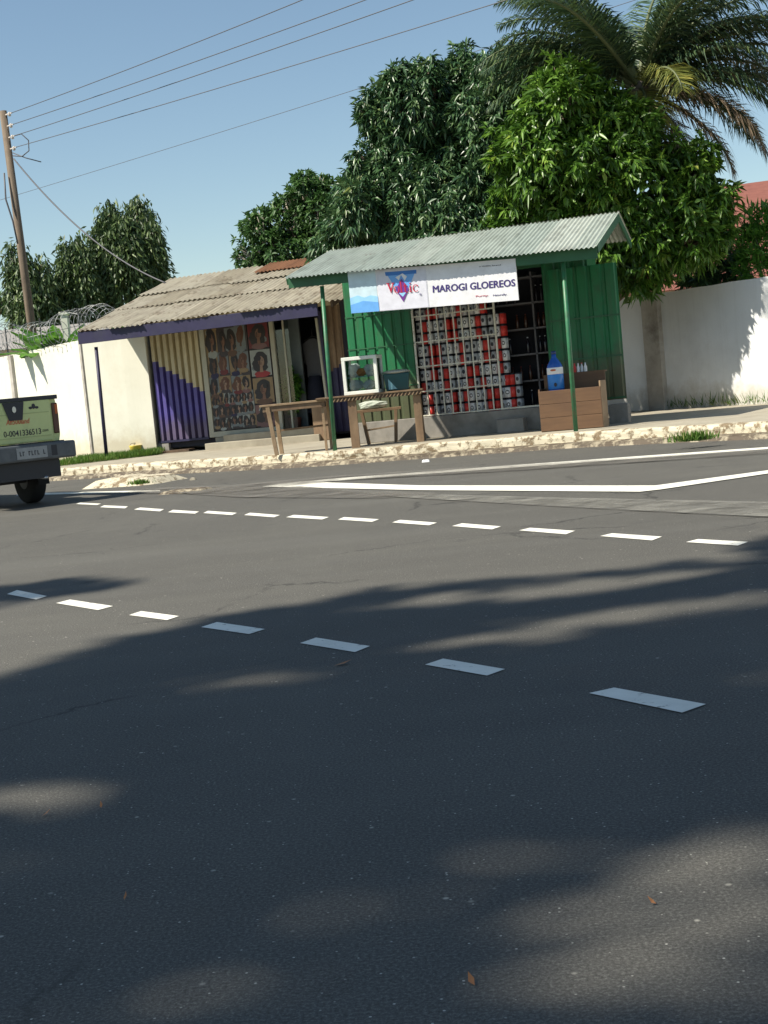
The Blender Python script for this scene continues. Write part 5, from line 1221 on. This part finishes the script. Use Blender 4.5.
# ------------------------------------------------------------------ pickup truck (only its tail is in the picture)
TA = R(38); c = D(16, 440, 20.0); TRU = (c.x, 20.0, 0)
tr = empty('pickup_truck', TRU, TA, 'green pickup with lettered tailgate leaving the picture at the left', 'pickup')
tr.scale = (.86, 1, 1); zt_, zb2 = 1.56, .92
m = MB()                                  # bed sides and cab shell, rear at y=0
def lpoly(m, pts, y0, y1):                # prism along y
    n = len(pts); m.add([(x, y0, z) for x, z in pts] + [(x, y1, z) for x, z in pts], [tuple(range(n)), tuple(range(2 * n - 1, n - 1, -1))] + [(i, n + i, n + (i + 1) % n, (i + 1) % n) for i in range(n)])
for s in (-1, 1):
    pts = [(.66 * s, .80), (.74 * s, .80), (.80 * s, 1.0), (.81 * s, 1.3), (.77 * s, 1.52), (.72 * s, 1.56), (.66 * s, 1.56)]
    lpoly(m, pts if s < 0 else pts[::-1], .0, .55); lpoly(m, pts if s < 0 else pts[::-1], 1.55, 2.2)
    up = [(.66 * s, 1.22), (.80 * s, 1.22), (.81 * s, 1.3), (.77 * s, 1.52), (.72 * s, 1.56), (.66 * s, 1.56)]
    lpoly(m, up if s < 0 else up[::-1], .55, 1.55)
m.span((-.66, .05, .78), (.66, 2.2, .84)); m.span((-.78, 2.2, .7), (.78, 2.25, 1.56))
m.build('body', M['truck'], tr, .008)
m = MB(); m.span((-.66, -.035, zb2), (.66, .015, zt_ - .03)); tg = m.build('tailgate', M['truck'], tr, .02)
m = MB(); m.span((-.665, -.04, zt_ - .045), (.80, .03, zt_ + .015)); m.build('top_rail', M['truck_dark'], tr, .008)
m = MB(); m.xz([(-.10, zt_ - .30), (.13, zt_ - .30), (.18, zt_ - .05), (-.19, zt_ - .05)], -.038, .012); h_ = m.build('handle_plate', M['truck_dark'], tg, .004)
m = MB(); m.ell(.0, zt_ - .15, .035, .045, -.052, .006, 12); m.build('emblem', M['chrome'], tg)
text('phone_lettering', '0-0041336513', M['ink'], tg, .66, .085, -.22, -.037, 1.03, .006); text('name_lettering', 'Aff500land', M['letter_orange'], tg, .42, .075, -.16, -.037, 1.20, .012, .2)
text('small_lettering', '.com', M['ink'], tg, .11, .03, .46, -.037, 1.06)
for zz in (1.0, 1.335):
    m = MB(); m.span((-.62, -.041, zz), (.62, -.0355, zz + .012)); m.build('crease_shade', M['truck_crease_shade'], tg)  # flat darker strips stand in for shade in pressed creases
m = MB(); m.span((-.64, -.030, zb2 - .012), (.64, -.0, zb2 - .001)); m.build('gap_seal', M['truck_dark'], tg)
for s in (-1, 1):
    m = MB(); m.span((.60 * s, .55, .28), (.80 * s, .57, .62)); m.build('mud_flap', M['rubber'], tr)
    m = MB(); m.span((.74 * s, -.023, 1.30), (.79 * s, -.019, 1.44)); m.build('indicator_lens', M['orange'], tr)
m = MB(); m.tube([(.42, -.1, .40), (.42, .5, .42)], .03, 10); m.build('exhaust_pipe', M['chrome'], tr)
m = MB()
for k_ in range(3): m.ell(.30 + .055 * k_, 1.415 + (.02 if k_ == 1 else 0), .035, .02 + .02 * (k_ == 1), -.037, .003, 8)
m.build('printed_logo', M['ink'], tg)
m = MB(); m.ell(-.42, 1.40, .03, .025, -.037, .003, 8); m.build('printed_spot', M['ink'], tg)
for s in (-1, 1):
    m = MB(); m.span((.69 * s, -.02, 1.02), (.795 * s, .10, 1.46)); m.build('taillight', M['light_red'], tr, .015)
m = MB(); m.span((-.95, -.20, .66), (.95, .05, .90)); m.build('bumper', M['truck_grey'], tr, .03)
m = MB(); m.span((-.80, -.10, .90), (.80, .0, .915)); m.span((-.7, -.06, .40), (.7, .3, .655)); m.build('bumper_step', M['truck_dark'], tr)
m = MB(); m.xz([(-.12, .70), (.42, .70), (.42, .86), (-.12, .86)], -.202, .006); pl_ = m.build('number_plate', M['plate'], tr)
m = MB(); rr = random.Random(3)
for k_ in range(9):
    if k_ in (2, 7): continue
    m.span((-.07 + k_ * .052, -.2105, .745), (-.07 + k_ * .052 + .014, -.2085, .81)); m.span((-.07 + k_ * .052 + .014, -.2105, .745 + .05 * (k_ % 2)), (-.07 + k_ * .052 + .034, -.2085, .757 + .05 * (k_ % 2)))
m.build('plate_characters', M['ink'], pl_)
m = MB(); m.span((.50, -.206, .71), (.60, -.2, .86)); m.build('reflector', M['truck_dark'], tr, .01)
for sx_ in (-1, 1):
    for yy in (1.05, 4.1):
        wh = bpy.data.objects.new('wheel', None); COL.objects.link(wh); wh.parent = tr; wh.location = (sx_ * .70, yy, .38); wh.rotation_euler = (0, R(90), 0)
        m = MB(); m.lathe((0, 0, -.12), [(.22, 0), (.36, .0), (.38, .03), (.38, .21), (.36, .24), (.22, .24)], 26); m.build('tyre', M['rubber'], wh)
        m = MB(); m.lathe((0, 0, -.125), [(.05, -.01), (.2, .01), (.215, .02), (.215, .22), (.2, .24), (.05, .26)], 18); m.build('rim', M['truck_grey'], wh)
m = MB(); m.span((-.5, .1, .42), (.5, 4.9, .7)); m.span((-.72, .95, .32), (.72, 1.15, .44)); m.span((-.60, .02, .60), (.60, 2.1, .775)); m.build('chassis', M['truck_dark'], tr)
m = MB(); pts = [(2.26, .62), (5.2, .62), (5.25, .95), (4.9, 1.12), (4.1, 1.18), (3.6, 1.72), (2.5, 1.74), (2.3, 1.2)]
n = len(pts); m.add([(-.78, y, z) for y, z in pts] + [(.78, y, z) for y, z in pts], [tuple(range(n)), tuple(range(2 * n - 1, n - 1, -1))] + [(i, n + i, n + (i + 1) % n, (i + 1) % n) for i in range(n)]); m.build('cab', M['truck'], tr, .03)
m = MB(); m.span((-.62, 2.30, 1.25), (.62, 2.385, 1.62)); m.build('rear_window', M['truck_dark'], tr)
for s in (-1, 1):
    m = MB(); m.span((.775 * s, 2.6, 1.22), (.79 * s, 3.55, 1.6)); m.build('side_window', M['truck_dark'], tr)
for s in (-1, 1):
    m = MB(); m.span((.5 * s, 5.15, .78), (.75 * s, 5.27, .93)); m.build('headlight', M['silver'], tr)
